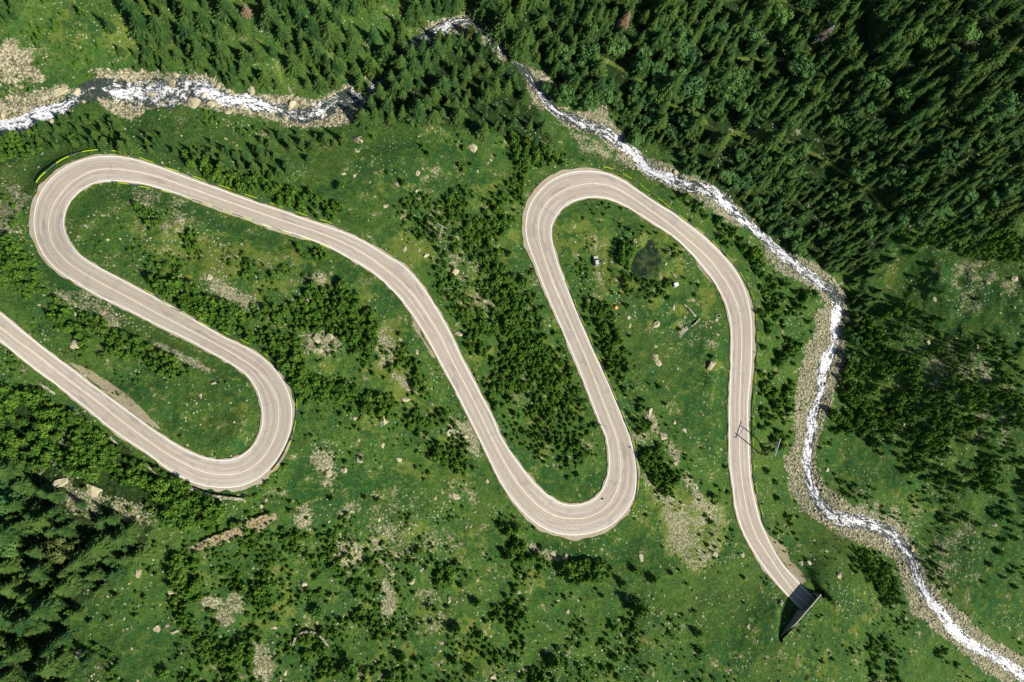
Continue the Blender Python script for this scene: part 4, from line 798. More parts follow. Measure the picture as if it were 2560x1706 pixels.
def far_from(u, v, lst, r):
    if not len(lst): return True
    a = np.array(lst); return (((a[:, 0]-u)**2+(a[:, 1]-v)**2) > r*r).all()
plants = {'spruce': [], 'young': [], 'leafy': []}     # (u, v, h, hand)
for (u, v, h) in HAND_SPRUCE: plants['spruce'].append((u, v, h, 1))
for (u, v, h) in HAND_LEAFY: plants['leafy'].append((u, v, h, 1))
for (u, v, h) in LONE: plants['young'].append((u, v, h, 1))
DD = D([(700, 60), (770, 140), (930, 30)])
for P_, kind, sp, h0, h1, keep in VEG:
    P_ = np.array(D(P_)); sp *= (.93 if kind == 'young' else 1.0)
    # let polygons that touch the frame run on a little outside it
    P_ = np.where(P_ < 2, -260, P_); P_[:, 0] = np.where(P_[:, 0] > 2558, 2840, P_[:, 0]); P_[:, 1] = np.where(P_[:, 1] > 1704, 1900, P_[:, 1])
    lo = P_.min(0); hi = P_.max(0); g = []
    for j, y in enumerate(np.arange(lo[1], hi[1], sp*.87)):
        for x in np.arange(lo[0]+(j % 2)*sp/2, hi[0], sp): g.append((x+RNG.normal(0, sp*.24), y+RNG.normal(0, sp*.24)))
    if not g: continue
    g = np.array(g); ok = poly_sd(g[:, 0], g[:, 1], P_) < -1+(22*fbm(g[:, 0]/30, g[:, 1]/30+3, 2) if kind == 'young' else 0)
    ok &= RNG.random(len(g)) < np.clip(keep-.06+(2.6 if kind == 'young' else 3.3)*fbm(g[:, 0]/48+5, g[:, 1]/48, 3), 0, 1)
    g = g[ok]
    hs = (h0+(h1-h0)*RNG.random(len(g))**1.5)*np.where(RNG.random(len(g)) < .22, .62, 1)*np.clip(1+.9*fbm(g[:, 0]/90+40, g[:, 1]/90, 2), .7, 1.35)
    H = np.array([(p[0], p[1]) for p in plants[kind] if p[3] == 1]) if any(p[3] == 1 for p in plants[kind]) else np.zeros((0, 2))
    for (x, y), h in zip(g, hs):
        if kind != 'young' and len(H) and (((H-[x, y])**2).sum(1) < (sp*.8)**2).any(): continue
        if kind == 'young' and len(H) and (((H-[x, y])**2).sum(1) < 15**2).any(): continue
        plants[kind].append((x, y, h, 0)) if not (h < 2.3 and mask_at(Mk['lush'], np.array([x]), np.array([y]))[0] > .5) else None
plants['spruce'] = [q_ for q_ in plants['spruce']]
# feet, and removal of anything on the road, in the water or on the trails
YF = .62       # young pine: height over width
for kind, L in plants.items():
    A = np.array(L); foot = plant(A[:, 0], A[:, 1], A[:, 2], .45)
    fu, fv = PX(foot[:, 0], foot[:, 1], foot[:, 2]); hw = A[:, 2]*{'spruce': 1.5, 'young': 3.2, 'leafy': 3.0}[kind]
    ok = (mask_at(re_, fu, fv) > 7+hw*.6) & (mask_at(re_, A[:, 0], A[:, 1]) > 3+hw*.7)
    sdm = mask_at(sd_-SW[si_], fu, fv); ok &= (sdm > 3+A[:, 3]*-14) & ((mask_at(Mk['bed'], fu, fv) < .5) | (A[:, 3] > 0) | (RNG.random(len(A)) < .05))
    ok &= (mask_at(TRD, fu, fv) > (8 if kind != 'spruce' else 11)) | (A[:, 3] > 0)
    ok &= (mask_at(psd, fu, fv) > 10) & (mask_at(csd, fu, fv) > 12)
    ok &= (mask_at(Mk['scree'], fu, fv) < .7) | (A[:, 3] > 0) | (RNG.random(len(A)) < .3)
    plants[kind] = [(*A[i], *foot[i]) for i in np.nonzero(ok)[0]]

# --- geometry-nodes scatter for what lies beyond the 300 largest of a kind
def scatter(name, P, S, R, sources, label, cat):
    P = np.asarray(P, np.float32)
    me = bpy.data.meshes.new(name); me.vertices.add(len(P)); me.vertices.foreach_set('co', P.ravel())
    for nm_, dat, tp in (('iscale', S, 'FLOAT_VECTOR'), ('irot', R, 'FLOAT_VECTOR')):
        a_ = me.attributes.new(nm_, tp, 'POINT'); a_.data.foreach_set('vector', np.asarray(dat, np.float32).ravel())
    a_ = me.attributes.new('ipick', 'INT', 'POINT'); a_.data.foreach_set('value', RNG.integers(0, len(sources), len(P)).astype(np.int32))
    me.update(); o = obj(name, me)
    ng = bpy.data.node_groups.new(name+'_scatter', 'GeometryNodeTree')
    ng.interface.new_socket('Geometry', in_out='INPUT', socket_type='NodeSocketGeometry'); ng.interface.new_socket('Geometry', in_out='OUTPUT', socket_type='NodeSocketGeometry')
    N = ng.nodes; L = ng.links; gi = N.new('NodeGroupInput'); go = N.new('NodeGroupOutput'); ip = N.new('GeometryNodeInstanceOnPoints'); jn = N.new('GeometryNodeJoinGeometry')
    for s_ in sources:
        oi = N.new('GeometryNodeObjectInfo'); oi.inputs['Object'].default_value = s_; oi.inputs['As Instance'].default_value = True; oi.transform_space = 'ORIGINAL'
        L.new(oi.outputs['Geometry'], jn.inputs[0])
    def na(nm_, tp):
        n = N.new('GeometryNodeInputNamedAttribute'); n.data_type = tp; n.inputs[0].default_value = nm_
        return [q_ for q_ in n.outputs if q_.enabled and q_.name == 'Attribute'][0]
    L.new(gi.outputs[0], ip.inputs['Points']); L.new(jn.outputs[0], ip.inputs['Instance']); ip.inputs['Pick Instance'].default_value = True
    L.new(na('ipick', 'INT'), ip.inputs['Instance Index']); L.new(na('irot', 'FLOAT_VECTOR'), ip.inputs['Rotation']); L.new(na('iscale', 'FLOAT_VECTOR'), ip.inputs['Scale'])
    L.new(ip.outputs[0], go.inputs[0])
    md = o.modifiers.new('scatter', 'NODES'); md.node_group = ng
    return tag(o, label, cat, kind='stuff')

def inview(p, m=0): return -m < p[0] < 2560+m and -m < p[1] < 1706+m
SRC = {}
def build_kind(kind, meshes, nmax, root_name, cat, grp, desc):
    L = plants[kind]; L.sort(key=lambda p: -(p[2]+(4 if p[3] else 0))*(1 if inview(p) else .1))
    ind, rest = L[:nmax], L[nmax:]
    srcs = []
    for n_, (u, v, h, hand, x, y, z) in enumerate(ind):
        k = n_ % len(meshes); rz = random.uniform(0, 6.283)
        if kind == 'young':
            o = bpy.data.objects.new(root_name, meshes[k]); o.location = (x, y, z-.1); wd = h*random.uniform(.75, 1.15); o.scale = (wd, wd*random.uniform(.8, 1.1), h*1.35); o.rotation_euler = (0, 0, rz); link(o); r = o
            if n_ < len(meshes): srcs.append(o)
        else:
            r = empty(root_name, (x, y, z-.1), rz); r.rotation_euler = (random.gauss(0, .03), random.gauss(0, .03), rz)
            wd = h*(random.uniform(.85, 1.5) if kind == 'spruce' else random.uniform(.85, 1.2))
            r.scale = (wd, wd, h)
            c = bpy.data.objects.new('crown', meshes[k]); link(c, r)
            if kind == 'leafy': c.location = (0, 0, .22); c.scale = (1, 1, .92)
            t = bpy.data.objects.new('trunk', TRM); link(t, r)
            if kind == 'leafy': t.scale = (1.6, 1.6, .55)
            if n_ < len(meshes): srcs.append(c)
        name_later(r, desc(h), cat, grp, u, v)
    SRC[kind] = srcs
    return rest, srcs
rs, ss = build_kind('spruce', SPR, 300, 'spruce_tree', 'spruce', 'spruce trees of the valley woods', lambda h: 'tall dark green spruce' if h > 9.5 else ('mid sized green spruce' if h > 6.5 else 'small green spruce'))
ry, sy = build_kind('young', YPN, 300, 'young_pine', 'young pine', 'low bushy pines dotting the slopes', lambda h: 'low bushy green pine' if h < 4.2 else 'stout bushy green pine')
rl, sl = build_kind('leafy', LEA, 110, 'broadleaf_tree', 'broadleaf tree', 'round crowned broadleaf trees', lambda h: 'round light green broadleaf tree' if h > 6.5 else 'small round broadleaf tree')
def scat(rest, kind, name, label, cat):
    if not rest: return
    A = np.array(rest); n = len(A); h = A[:, 2]; z = np.zeros(n)
    wd = h*RNG.uniform(.85, 1.5 if kind == 'spruce' else 1.25, n)
    R = np.stack([RNG.normal(0, .03, n), RNG.normal(0, .03, n), RNG.uniform(0, 6.28, n)], -1)
    if kind == 'young': S = np.stack([wd*.88, wd*.88*RNG.uniform(.8, 1.1, n), h*1.4], -1)
    else: S = np.stack([wd, wd, h], -1)
    P = A[:, 4:7].copy(); P[:, 2] -= .1
    if kind == 'leafy': P[:, 2] += h*.2
    scatter(name, P, S, R, SRC[kind], label, cat)
scat(rs, 'spruce', 'spruce_forest', 'dense dark spruce forest filling the valley side beyond the stream', 'forest')
scat(ry, 'young', 'pine_scrub', 'dense green pine scrub between the road bends', 'scrub')
scat(rl, 'leafy', 'broadleaf_thicket', 'broadleaf thicket mixed into the spruce forest', 'thicket')
print('PLANTS', {k: len(v) for k, v in plants.items()})

# ------------------------------------------------------------------ rocks
def rock_material():
    m = Mat('tan_grey_rock', .9, .15); n = m.noise(m.obj(), 1.6, 5, .65); r = m.rnd()
    c = m.mix(r, (.29, .255, .155), (.46, .42, .28)); c = m.mix(m.step(n, .42, .66), c, (.50, .44, .29)); c = m.mix(m.math('MULTIPLY', m.step(n, .44, .32), .7), c, (.15, .15, .075))
    m.color(c).bump(n, .7, .2); return m.m
MROCK = rock_material()
def rock_mesh(name, seed, sub=2, flat_=.62, mat=None):
    r = np.random.default_rng(seed); b = bmesh.new(); bmesh.ops.create_icosphere(b, subdivisions=sub, radius=1.0)
    V = np.array([v.co[:] for v in b.verts]); Fc = np.array([[v.index for v in f.verts] for f in b.faces], np.int32); b.free()
    # cut by random planes: faceted boulder
    for _ in range(8):
        n = r.normal(0, 1, 3); n /= np.linalg.norm(n); d = r.uniform(.38, .72); s = V@n; V = V-np.maximum(s-d, 0)[:, None]*n
    V *= r.uniform(.8, 1.15, 3); V[:, 2] *= flat_; V += r.normal(0, .025, V.shape)
    return mesh_np(name, V, Fc, [mat or MROCK])
ROCKS = [rock_mesh('boulder', 100+i, 3 if i < 4 else 2, .55+.05*(i % 4)) for i in range(8)]
BOULD = [('slab', T(0, 0, [(940, 500, 26), (1190, 590, 38), (1110, 628, 24), (1060, 665, 40), (1335, 702, 62), (1470, 718, 46), (1100, 708, 24), (520, 630, 46), (310, 670, 36), (430, 630, 48), (20, 780, 46), (1730, 620, 36), (1575, 625, 28), (1500, 590, 28), (910, 530, 16), (845, 600, 18), (905, 530, 20), (1040, 590, 30), (990, 770, 16), (680, 685, 20), (575, 705, 20), (350, 835, 24), (250, 905, 26), (1390, 660, 36), (1400, 620, 26), (930, 670, 22), (870, 700, 20), (770, 760, 22), (1580, 770, 24), (60, 560, 18), (95, 555, 16), (150, 600, 20), (1420, 520, 18), (1210, 515, 20)])),
         ('slab', T(1, 0, [(240, 720, 44), (150, 690, 26), (330, 700, 30), (200, 810, 30), (120, 740, 24), (480, 790, 24), (1400, 135, 18), (1290, 130, 16), (60, 660, 20), (390, 720, 26), (520, 830, 18)])),
         ('field', T(1, 0, [(700, 965, 46), (1500, 1030, 42), (1615, 1100, 20), (1525, 1180, 20), (1110, 1200, 24), (1100, 1320, 20), (1125, 1370, 22), (890, 1425, 24), (970, 1270, 15), (610, 1200, 18), (680, 1215, 18), (700, 1045, 20), (260, 1335, 26), (1120, 940, 12), (1350, 1350, 22), (1215, 885, 10), (1370, 1440, 26)])),
         ('slab', T(2, 0, [(230, 545, 42), (1130, 1190, 32), (85, 455, 18), (1050, 1170, 22), (800, 1080, 20), (150, 690, 18)])),
         ('field', T(0, 1, [(520, 815, 38), (1380, 1160, 15), (1460, 1075, 22), (405, 705, 15), (800, 600, 13), (845, 740, 13), (520, 600, 15), (10, 310, 20), (575, 838, 12), (745, 85, 14), (830, 80, 10), (1445, 340, 30), (1240, 330, 26)])),
         ('field', T(1, 1, [(1020, 155, 18), (1125, 160, 15), (1175, 190, 24), (1375, 75, 26), (1290, 240, 20), (1380, 300, 34), (1570, 500, 30), (1105, 860, 26), (1390, 730, 26), (1025, 1190, 32), (880, 1340, 46), (680, 1320, 20), (350, 520, 30), (410, 760, 40), (500, 760, 46), (440, 840, 40), (1340, 1400, 30), (1430, 1440, 34), (990, 770, 18), (1210, 1110, 12), (870, 1500, 22), (1330, 1300, 10)])),
         ('field', T(2, 1, [(805, 620, 24), (810, 680, 24), (985, 670, 34), (1110, 550, 22), (985, 820, 18), (985, 890, 34), (1005, 935, 30), (1375, 945, 46), (1410, 640, 25), (1415, 740, 20), (780, 950, 30), (940, 1270, 42), (1035, 1440, 42), (45, 610, 24), (255, 675, 15), (530, 500, 12), (1370, 690, 14), (1190, 620, 12), (840, 100, 26), (960, 135, 12), (1060, 250, 14), (1480, 40, 22), (1120, 1340, 20), (1190, 1400, 22), (1225, 1445, 13), (960, 520, 14), (1145, 970, 12), (1040, 1060, 10)])),
         ('field', T(3, 1, [(1700, 350, 38), (1145, 490, 26), (1240, 770, 26), (1440, 815, 22), (910, 950, 22), (320, 1140, 26), (515, 840, 26), (400, 1090, 30), (550, 630, 46), (1605, 590, 12), (1110, 790, 26), (375, 1265, 24), (95, 910, 14), (1455, 500, 14), (1515, 380, 14), (1340, 495, 12), (1200, 960, 16), (1110, 1170, 18), (940, 1350, 26), (500, 570, 14), (1700, 550, 14)])),
         ('field', T(0, 2, [(640, 250, 58), (430, 190, 46), (1640, 885, 22), (1170, 950, 18), (1075, 1195, 25), (560, 1370, 34), (1190, 1220, 25), (40, 310, 20), (940, 430, 30), (960, 810, 20), (1500, 1330, 18), (850, 550, 12), (300, 980, 16), (1520, 300, 14)])),
         ('field', T(1, 2, [(500, 115, 34), (600, 105, 32), (985, 35, 28), (715, 10, 35), (1370, 290, 30), (1335, 285, 20), (1235, 295, 15), (1065, 860, 32), (1330, 1005, 24), (1280, 755, 20), (765, 1180, 26), (880, 1170, 26), (845, 445, 15), (1640, 1530, 26), (35, 350, 16), (65, 310, 15), (1270, 1295, 18), (1525, 860, 18), (520, 870, 20), (205, 1500, 18), (1140, 790, 18), (1590, 180, 18), (1270, 1350, 12), (340, 890, 24), (130, 1190, 16), (150, 1240, 14), (1620, 1250, 14)])),
         ('field', T(2, 2, [(890, 715, 26), (45, 950, 20), (320, 1000, 15), (380, 1080, 20), (1580, 690, 26), (1490, 970, 11), (1610, 1250, 15), (1635, 1335, 12), (1630, 1190, 16), (890, 350, 10), (1020, 770, 12), (790, 605, 9), (1270, 985, 11), (450, 1000, 12), (1390, 690, 34), (280, 680, 30), (370, 705, 26), (470, 1110, 10), (1200, 210, 22), (1270, 220, 18), (1710, 915, 10), (1130, 60, 20)])),
         ('field', T(3, 2, [(410, 105, 26), (230, 750, 26), (285, 745, 30), (855, 1030, 20), (320, 590, 15), (490, 840, 30), (1560, 480, 24), (1410, 530, 20), (1035, 885, 20), (110, 485, 18), (85, 1020, 16), (375, 440, 24), (310, 180, 28), (1300, 1140, 26), (1000, 650, 24), (450, 460, 20), (25, 1270, 14), (1470, 60, 16), (400, 660, 14), (585, 1020, 12), (430, 1375, 10), (1110, 700, 16), (1660, 1190, 14)]))]
RSRC = []; nb = 0
for knd, L in BOULD:
    for (u, v, r) in L:
        p = on_ground(u, v); u2, v2 = u, v
        rad = r/2.7563/7.0*.93; k = nb % 8
        o = bpy.data.objects.new('boulder', ROCKS[k]); big = rad*random.uniform(1.0, 1.15)
        if mask_at(re_, np.array([u]), np.array([v]))[0] < r/2.756+2: continue
        zz = float(p[2])
        o.location = (p[0], p[1], zz+rad*.02); o.scale = (big*random.uniform(1.0, 1.3), big*random.uniform(.75, 1.0), big*random.uniform(.8, 1.15)); o.rotation_euler = (random.gauss(0, .12), random.gauss(0, .12), random.uniform(0, 6.28)); link(o)
        if len(RSRC) < 8: RSRC.append(o)
        nb += 1
        if knd == 'slab': de = 'large stream boulder' if rad > 1.3 else 'tan stream stone'
        else: de = 'large tan boulder' if rad > 1.4 else ('mid sized pale boulder' if rad > .82 else 'small pale boulder')
        name_later(o, de, 'boulder', 'boulders strewn over the valley', u, v)
def stones(name, n, dens, smin, smax, label, cat, powr=2.2, sink=.1, avoid=5):
    U_ = RNG.uniform(-40, 2600, n*6); V_ = RNG.uniform(-40, 1746, n*6)
    pr = dens(U_, V_); ok = (RNG.random(len(U_)) < pr) & (mask_at(re_, U_, V_) > avoid) & (mask_at(csd, U_, V_) > 4)
    U_ = U_[ok][:n]; V_ = V_[ok][:n]; P = on_ground(U_, V_); s = smin+(smax-smin)*RNG.random(len(U_))**powr
    P[:, 2] += s*sink; S = np.stack([s*RNG.uniform(.9, 1.35, len(s)), s*RNG.uniform(.7, 1.0, len(s)), s*RNG.uniform(.6, 1.1, len(s))], -1)
    R = np.stack([RNG.normal(0, .2, len(s)), RNG.normal(0, .2, len(s)), RNG.uniform(0, 6.28, len(s))], -1)
    scatter(name, P, S, R, RSRC, label, cat); print(name, len(s))
def d_bed(u, v):
    t = mask_at(sd_/SW[si_], u, v); b = mask_at(Mk['bed'], u, v)
    inw = np.where(t < 1.0, .24+.55*np.clip((t-.25)/.5, 0, 1), 1.0); w_ = ((u > 280) & (u < 700) & (v > 170) & (v < 300))*.35
    return np.clip(np.clip((b+2.5*fbm(u/26, v/26+7, 3)-.42)*2.2, 0, 1)*(b > .12)*(inw+w_*(t < 1)), 0, 1)
stones('stream_cobbles', 34000, d_bed, .13, .80, 'tan and grey cobbles heaped along both stream banks', 'cobbles', 2.6, .25)
def d_scree(u, v):
    n = .5+2.2*fbm(u/45+9, v/45, 4); return np.clip(mask_at(Mk['scree'], u, v)**1.5*.8*n*np.where((u > 1620) & (u < 1850) & (v > 1150) & (v < 1460), .25, 1)+.012*(n > .75), 0, 1)*(mask_at(Mk['bed'], u, v) < .5)
stones('scree_stones', 11000, d_scree, .10, .55, 'pale broken scree stones lying in patches on the slope', 'stones', 2.4, .15)
def d_field(u, v):
    n = fbm(u/60+3, v/60+8, 4); e = fbm(u/230, v/230+4, 2)
    soft = .03+np.clip((n+.02)*3.0, 0, 1)*np.clip(.45+e*2.8, .06, 1)
    return soft*(mask_at(Mk['floor'], u, v) < .3)*np.where(mask_at(Mk['lush'], u, v) > .5, .35, 1)*(mask_at(Mk['bed'], u, v) < .5)
stones('field_stones', 13000, d_field, .12, .50, 'small pale stones sprinkled through the meadow', 'stones', 2.5, .2, 8)

# dwarf shrubs: knee high dark clumps all over the rough grass
DW = lobed_mesh('dwarf_shrub', 77, 4, 60, .7, leaf_mat('dwarf_shrub_leaves', (.018, .052, .012), (.050, .095, .018), .4), .28, (.16, .27), .08)
shrub_spots = T(2, 2, [(620, 300, 1.3), (980, 1180, 1.2), (1500, 1450, 1.3)]) + T(1, 2, [(420, 560, 1.1), (1180, 420, 1.2)]) + T(3, 1, [(1300, 560, 1.2), (1500, 760, 1.3)])
dws = []
for (u, v, h) in shrub_spots:
    p = on_ground(u, v); o = bpy.data.objects.new('dwarf_shrub', DW); o.location = p; o.scale = (h, h*.9, h*.7); o.rotation_euler = (0, 0, random.uniform(0, 6.28)); link(o); dws.append(o)
    name_later(o, 'knee high dark green shrub in rough grass', 'shrub', 'dwarf shrubs in the grass', u, v)
n = 60000; U_ = RNG.uniform(-40, 2600, n); V_ = RNG.uniform(-40, 1746, n)
nn_ = fbm(U_/38+31, V_/38, 4); pr = np.clip((nn_+.06)*2.2, 0.0, 1)*(mask_at(Mk['lush'], U_, V_) < .45)*(mask_at(Mk['bed'], U_, V_) < .4)*(mask_at(Mk['dirt'], U_, V_) < .3)
ok = (RNG.random(n) < pr*.55) & (mask_at(re_, U_, V_) > 12) & (mask_at(psd, U_, V_) > 3) & (mask_at(csd, U_, V_) > 6)
U_, V_ = U_[ok], V_[ok]; P = on_ground(U_, V_); s = .35+.95*RNG.random(len(U_))**2.2
scatter('dwarf_scrub', P-np.array([0, 0, .05]), np.stack([s, s*.9, s*.62], -1), np.stack([0*s, 0*s, RNG.uniform(0, 6.28, len(s))], -1), dws, 'knee high dark green scrub mottling the rough grass', 'scrub'); print('dwarf', len(s))

# ------------------------------------------------------------------ special trees and dead wood
def one_tree(px, h, mesh_or, name, label, cat, wd=1.0, tr=True, mt=None):
    f = plant(px[0], px[1], h); r = empty(name, f-np.array([0, 0, .1]), random.uniform(0, 6.28)); r.scale = (h*wd, h*wd, h)
    c = bpy.data.objects.new('crown', mesh_or); link(c, r); t = bpy.data.objects.new('trunk', TRM); link(t, r); tag(r, label, cat)
    if name == 'broadleaf_tree': c.location = (0, 0, .22); t.scale = (1.6, 1.6, .55)
    return r
one_tree((1568, 40), 12, spruce_mesh('crown', 301, 16, .22, MBRN), 'spruce_tree', 'brown dried out spruce standing in the dark forest near the top picture edge', 'spruce', 1.0)
one_tree((613, 20), 7, spruce_mesh('crown', 302, 12, .26, MBRN), 'spruce_tree', 'small rusty brown spruce at the top edge left of the meadow strip', 'spruce', 1.1)
one_tree((1180, 78), 9, spruce_mesh('crown', 303, 13, .27, MOLI), 'spruce_tree', 'pale olive spruce leaning over the topmost stream bend', 'spruce', 1.1)
one_tree((147, 1381), 8.5, lobed_mesh('crown', 304, 8, 600, .9, MOLI, .33, (.15, .25), .042), 'broadleaf_tree', 'pale olive round tree among dark spruces at lower left', 'broadleaf tree')
def bare_tree(px, h, label):
    f = plant(px[0], px[1], h); r = empty('dead_tree', f, 1.0); t = MB(); t.tube([(0, 0, 0), (0, 0, h*.5), (.1, 0, h)], [.2, .14, .02], 7); t.build('trunk', MGREYW, r)
    b = MB(); q = random.Random(5)
    for k in range(150):
        z = h*q.uniform(.15, .97); L = (1-z/h)*h*.28+.4; th = q.uniform(0, 6.28); e = Vector((math.cos(th)*L, math.sin(th)*L, -L*.25)); p0 = Vector((0, 0, z))
        b.tube([p0, p0+e*.5+Vector((0, 0, .1)), p0+e], [.055, .04, .015], 4)
        for s_ in (.4, .6, .8):
            a2 = th+q.choice((-.8, .8)); b.tube([p0+e*s_, p0+e*s_+Vector((math.cos(a2), math.sin(a2), -.2))*L*.28], [.03, .012], 3)
    b.build('branches', MGREYW, r); tag(r, label, 'dead tree')
bare_tree((2072, 78), 13, 'bare grey pink dead tree standing in the dark upper right forest')
LOGS = [(T(1, 0, [(880, 112), (932, 138)]), 'short pale log lying in grass near the top meadow strip'), (T(1, 0, [(955, 168), (1015, 200)]), 'pale fallen log at the edge of top wood, just below another one'), (T(1, 0, [(1420, 163), (1482, 124)]), 'pale log lying across stones at the topmost stream bend'), (Z(800, 500, [(1032, 182), (1090, 140)]), 'short pale log above left of the central power poles'),
        (Z(1640, 670, [(1000, 330), (1300, 650)], 26.13), 'thick pale log lying just above the white hut'), (T(3, 1, [(862, 22), (905, 62)]), 'pale log lying at the edge of upper right woods'), (T(3, 1, [(905, 18), (925, 70)]), 'curved bleached log beside another log at the woods edge'), (T(0, 0, [(790, 215), (826, 190)]), 'short white log at the edge of top left spruces'),
        (T(3, 0, [(30, 425), (95, 420)]), 'pale log lying at the start of the forest trail'), (T(3, 0, [(540, 305), (592, 298)]), 'thin pale log right of the dead grey tree'), (T(2, 1, [(1095, 310), (1130, 345)]), None)]
for L, lab in LOGS:
    if not lab: continue
    a, b = [Vector(on_ground(*q_)) for q_ in L]; rr = .28 if 'thick' in lab else .16; c_ = (a+b)/2; r = empty('fallen_log', c_)
    t = MB(); t.tube([a-c_+Vector((0, 0, rr)), (a+b)/2-c_+Vector((0.05, .05, rr*1.2)), b-c_+Vector((0, 0, rr))], [rr*1.1, rr, rr*.75], 9); t.build('stem', MGREYW, r, True)
    s_ = MB()
    for k in (.3, .55, .8): p = (a*(1-k)+b*k)-c_; s_.tube([p+Vector((0, 0, rr)), p+Vector((.3, .25*(-1)**int(k*10), rr*2.2))], [.05, .02], 5)
    s_.build('branch_stubs', MGREYW, r); tag(r, lab, 'log')

# ------------------------------------------------------------------ guard rails
MRY = flat('yellow_rail_paint', (.42, .56, .02), .45, .15, 3); MRG = flat('weathered_rail_steel', (.085, .11, .085), .6, .4, 3); MPOST = flat('galvanised_post', (.22, .23, .22), .5, .3, 4)
RAILS = [
 (Z(0, 360, [(365, 385), (400, 335), (470, 270), (540, 215), (620, 160), (700, 125), (800, 90), (890, 75), (980, 65), (1075, 73), (1180, 85), (1270, 110), (1360, 140), (1490, 185), (1568, 205)])[:-1] + Z(400, 400, [(20, 75), (170, 115), (405, 195), (630, 272), (855, 350), (1080, 430), (1310, 508), (1520, 580)]) + Z(800, 500, [(50, 210), (150, 258), (240, 300)]), 30, 'yellow and grey guard rail outside the upper left hairpin and its straight'),
 (Z(0, 360, [(1160, 390), (1300, 408), (1450, 438), (1568, 460)])[:-1] + Z(400, 400, [(20, 305), (160, 345), (340, 400), (510, 460), (690, 525), (855, 580), (1030, 640), (1195, 702), (1330, 745), (1480, 800), (1568, 850)])[:-1] + Z(800, 500, [(60, 470), (180, 530)]), 23, 'yellow and grey guard rail on the lower side of upper left straight'),
 (Z(0, 360, [(1420, 1430), (1500, 1475)]) + Z(400, 760, [(90, 30), (200, 80), (330, 150), (440, 205)]) + Z(400, 840, [(560, -60), (740, 15), (880, 85), (1000, 160), (1100, 235), (1220, 370), (1300, 490), (1340, 600), (1340, 760), (1310, 940), (1240, 1110), (1160, 1250), (1100, 1325)]), 24, 'yellow guard rail round the outside of the lower left hairpin'),
 (Z(1350, 700, [(250, 15), (320, 180), (390, 370), (470, 530), (520, 660), (590, 800), (640, 930), (700, 1070), (770, 1230), (830, 1370), (890, 1510)]) + Z(1220, 1040, [(1330, 30), (1390, 180), (1430, 300), (1455, 440), (1470, 580), (1465, 740), (1440, 860), (1400, 930)]), 26, 'yellow guard rail on the right side between top right and bottom hairpins'),
 (Z(1280, 400, [(890, 75), (985, 98), (1090, 150), (1200, 215), (1310, 300), (1420, 380), (1540, 470)]) + Z(1550, 480, [(410, 105), (500, 180), (600, 255), (680, 315), (800, 400), (890, 480), (980, 570), (1070, 660), (1150, 770), (1220, 880), (1280, 990), (1315, 1120), (1335, 1250), (1342, 1400), (1340, 1568)]) + Z(1650, 840, [(945, 300), (920, 450), (915, 620), (905, 760), (912, 920), (903, 1100), (915, 1300), (940, 1520)]) + Z(1720, 1220, [(670, 60), (710, 210), (740, 330), (765, 390)]), 30, 'long yellow guard rail from the top right hairpin down towards the tunnel')]
PROF = [(-.07, .42), (.06, .50), (.08, .56), (.02, .62), (.08, .70), (.06, .78), (-.08, .80), (-.08, .74), (-.02, .62), (-.08, .52)]
def rail_thing(P_, plen, label):
    L = smoothline(P_, 3, 1); w_ = on_ground(L[:, 0], L[:, 1]); s = np.r_[0, np.cumsum(np.linalg.norm(np.diff(w_[:, :2], axis=0), axis=1))]
    step_ = plen/7.0; n = max(2, int(s[-1]/step_)); step_ = s[-1]/n
    at = lambda d: Vector([np.interp(d, s, w_[:, k]) for k in range(3)])
    o0 = at(0); r = empty('guard_rail', o0)
    for k in range(n):
        m_ = MB(); pts = [at((k+f)*step_)-o0 for f in (0.0, .5, .995)]; rings = []
        for i, p in enumerate(pts):
            d = (pts[min(i+1, 2)]-pts[max(i-1, 0)]); d.z = 0; d.normalize(); nrm = Vector((d.y, -d.x, 0))
            rings += [p+nrm*x+Vector((0, 0, z+.12)) for x, z in PROF]
        q = len(PROF); fs = [tuple(range(q)), tuple(range(3*q-1, 2*q-1, -1))]
        for i in range(2):
            for j in range(q): fs.append((i*q+j, (i+1)*q+j, (i+1)*q+(j+1) % q, i*q+(j+1) % q))
        m_.add(rings, fs); pn = m_.build('rail_panel', MRY if k % 2 == 0 else MRG, r)
        if k % 2 == 0: pn['label'] = 'bright yellow green rail panel'
        ps = MB(); ps.box(pts[0]+Vector((0, 0, .40)), (.13, .13, 1.0), math.atan2(pts[1].y-pts[0].y, pts[1].x-pts[0].x)); ps.build('post', MPOST, r)
    tag(r, label, 'guard rail')
for P_, pl, lab in RAILS: rail_thing(P_, pl, lab)

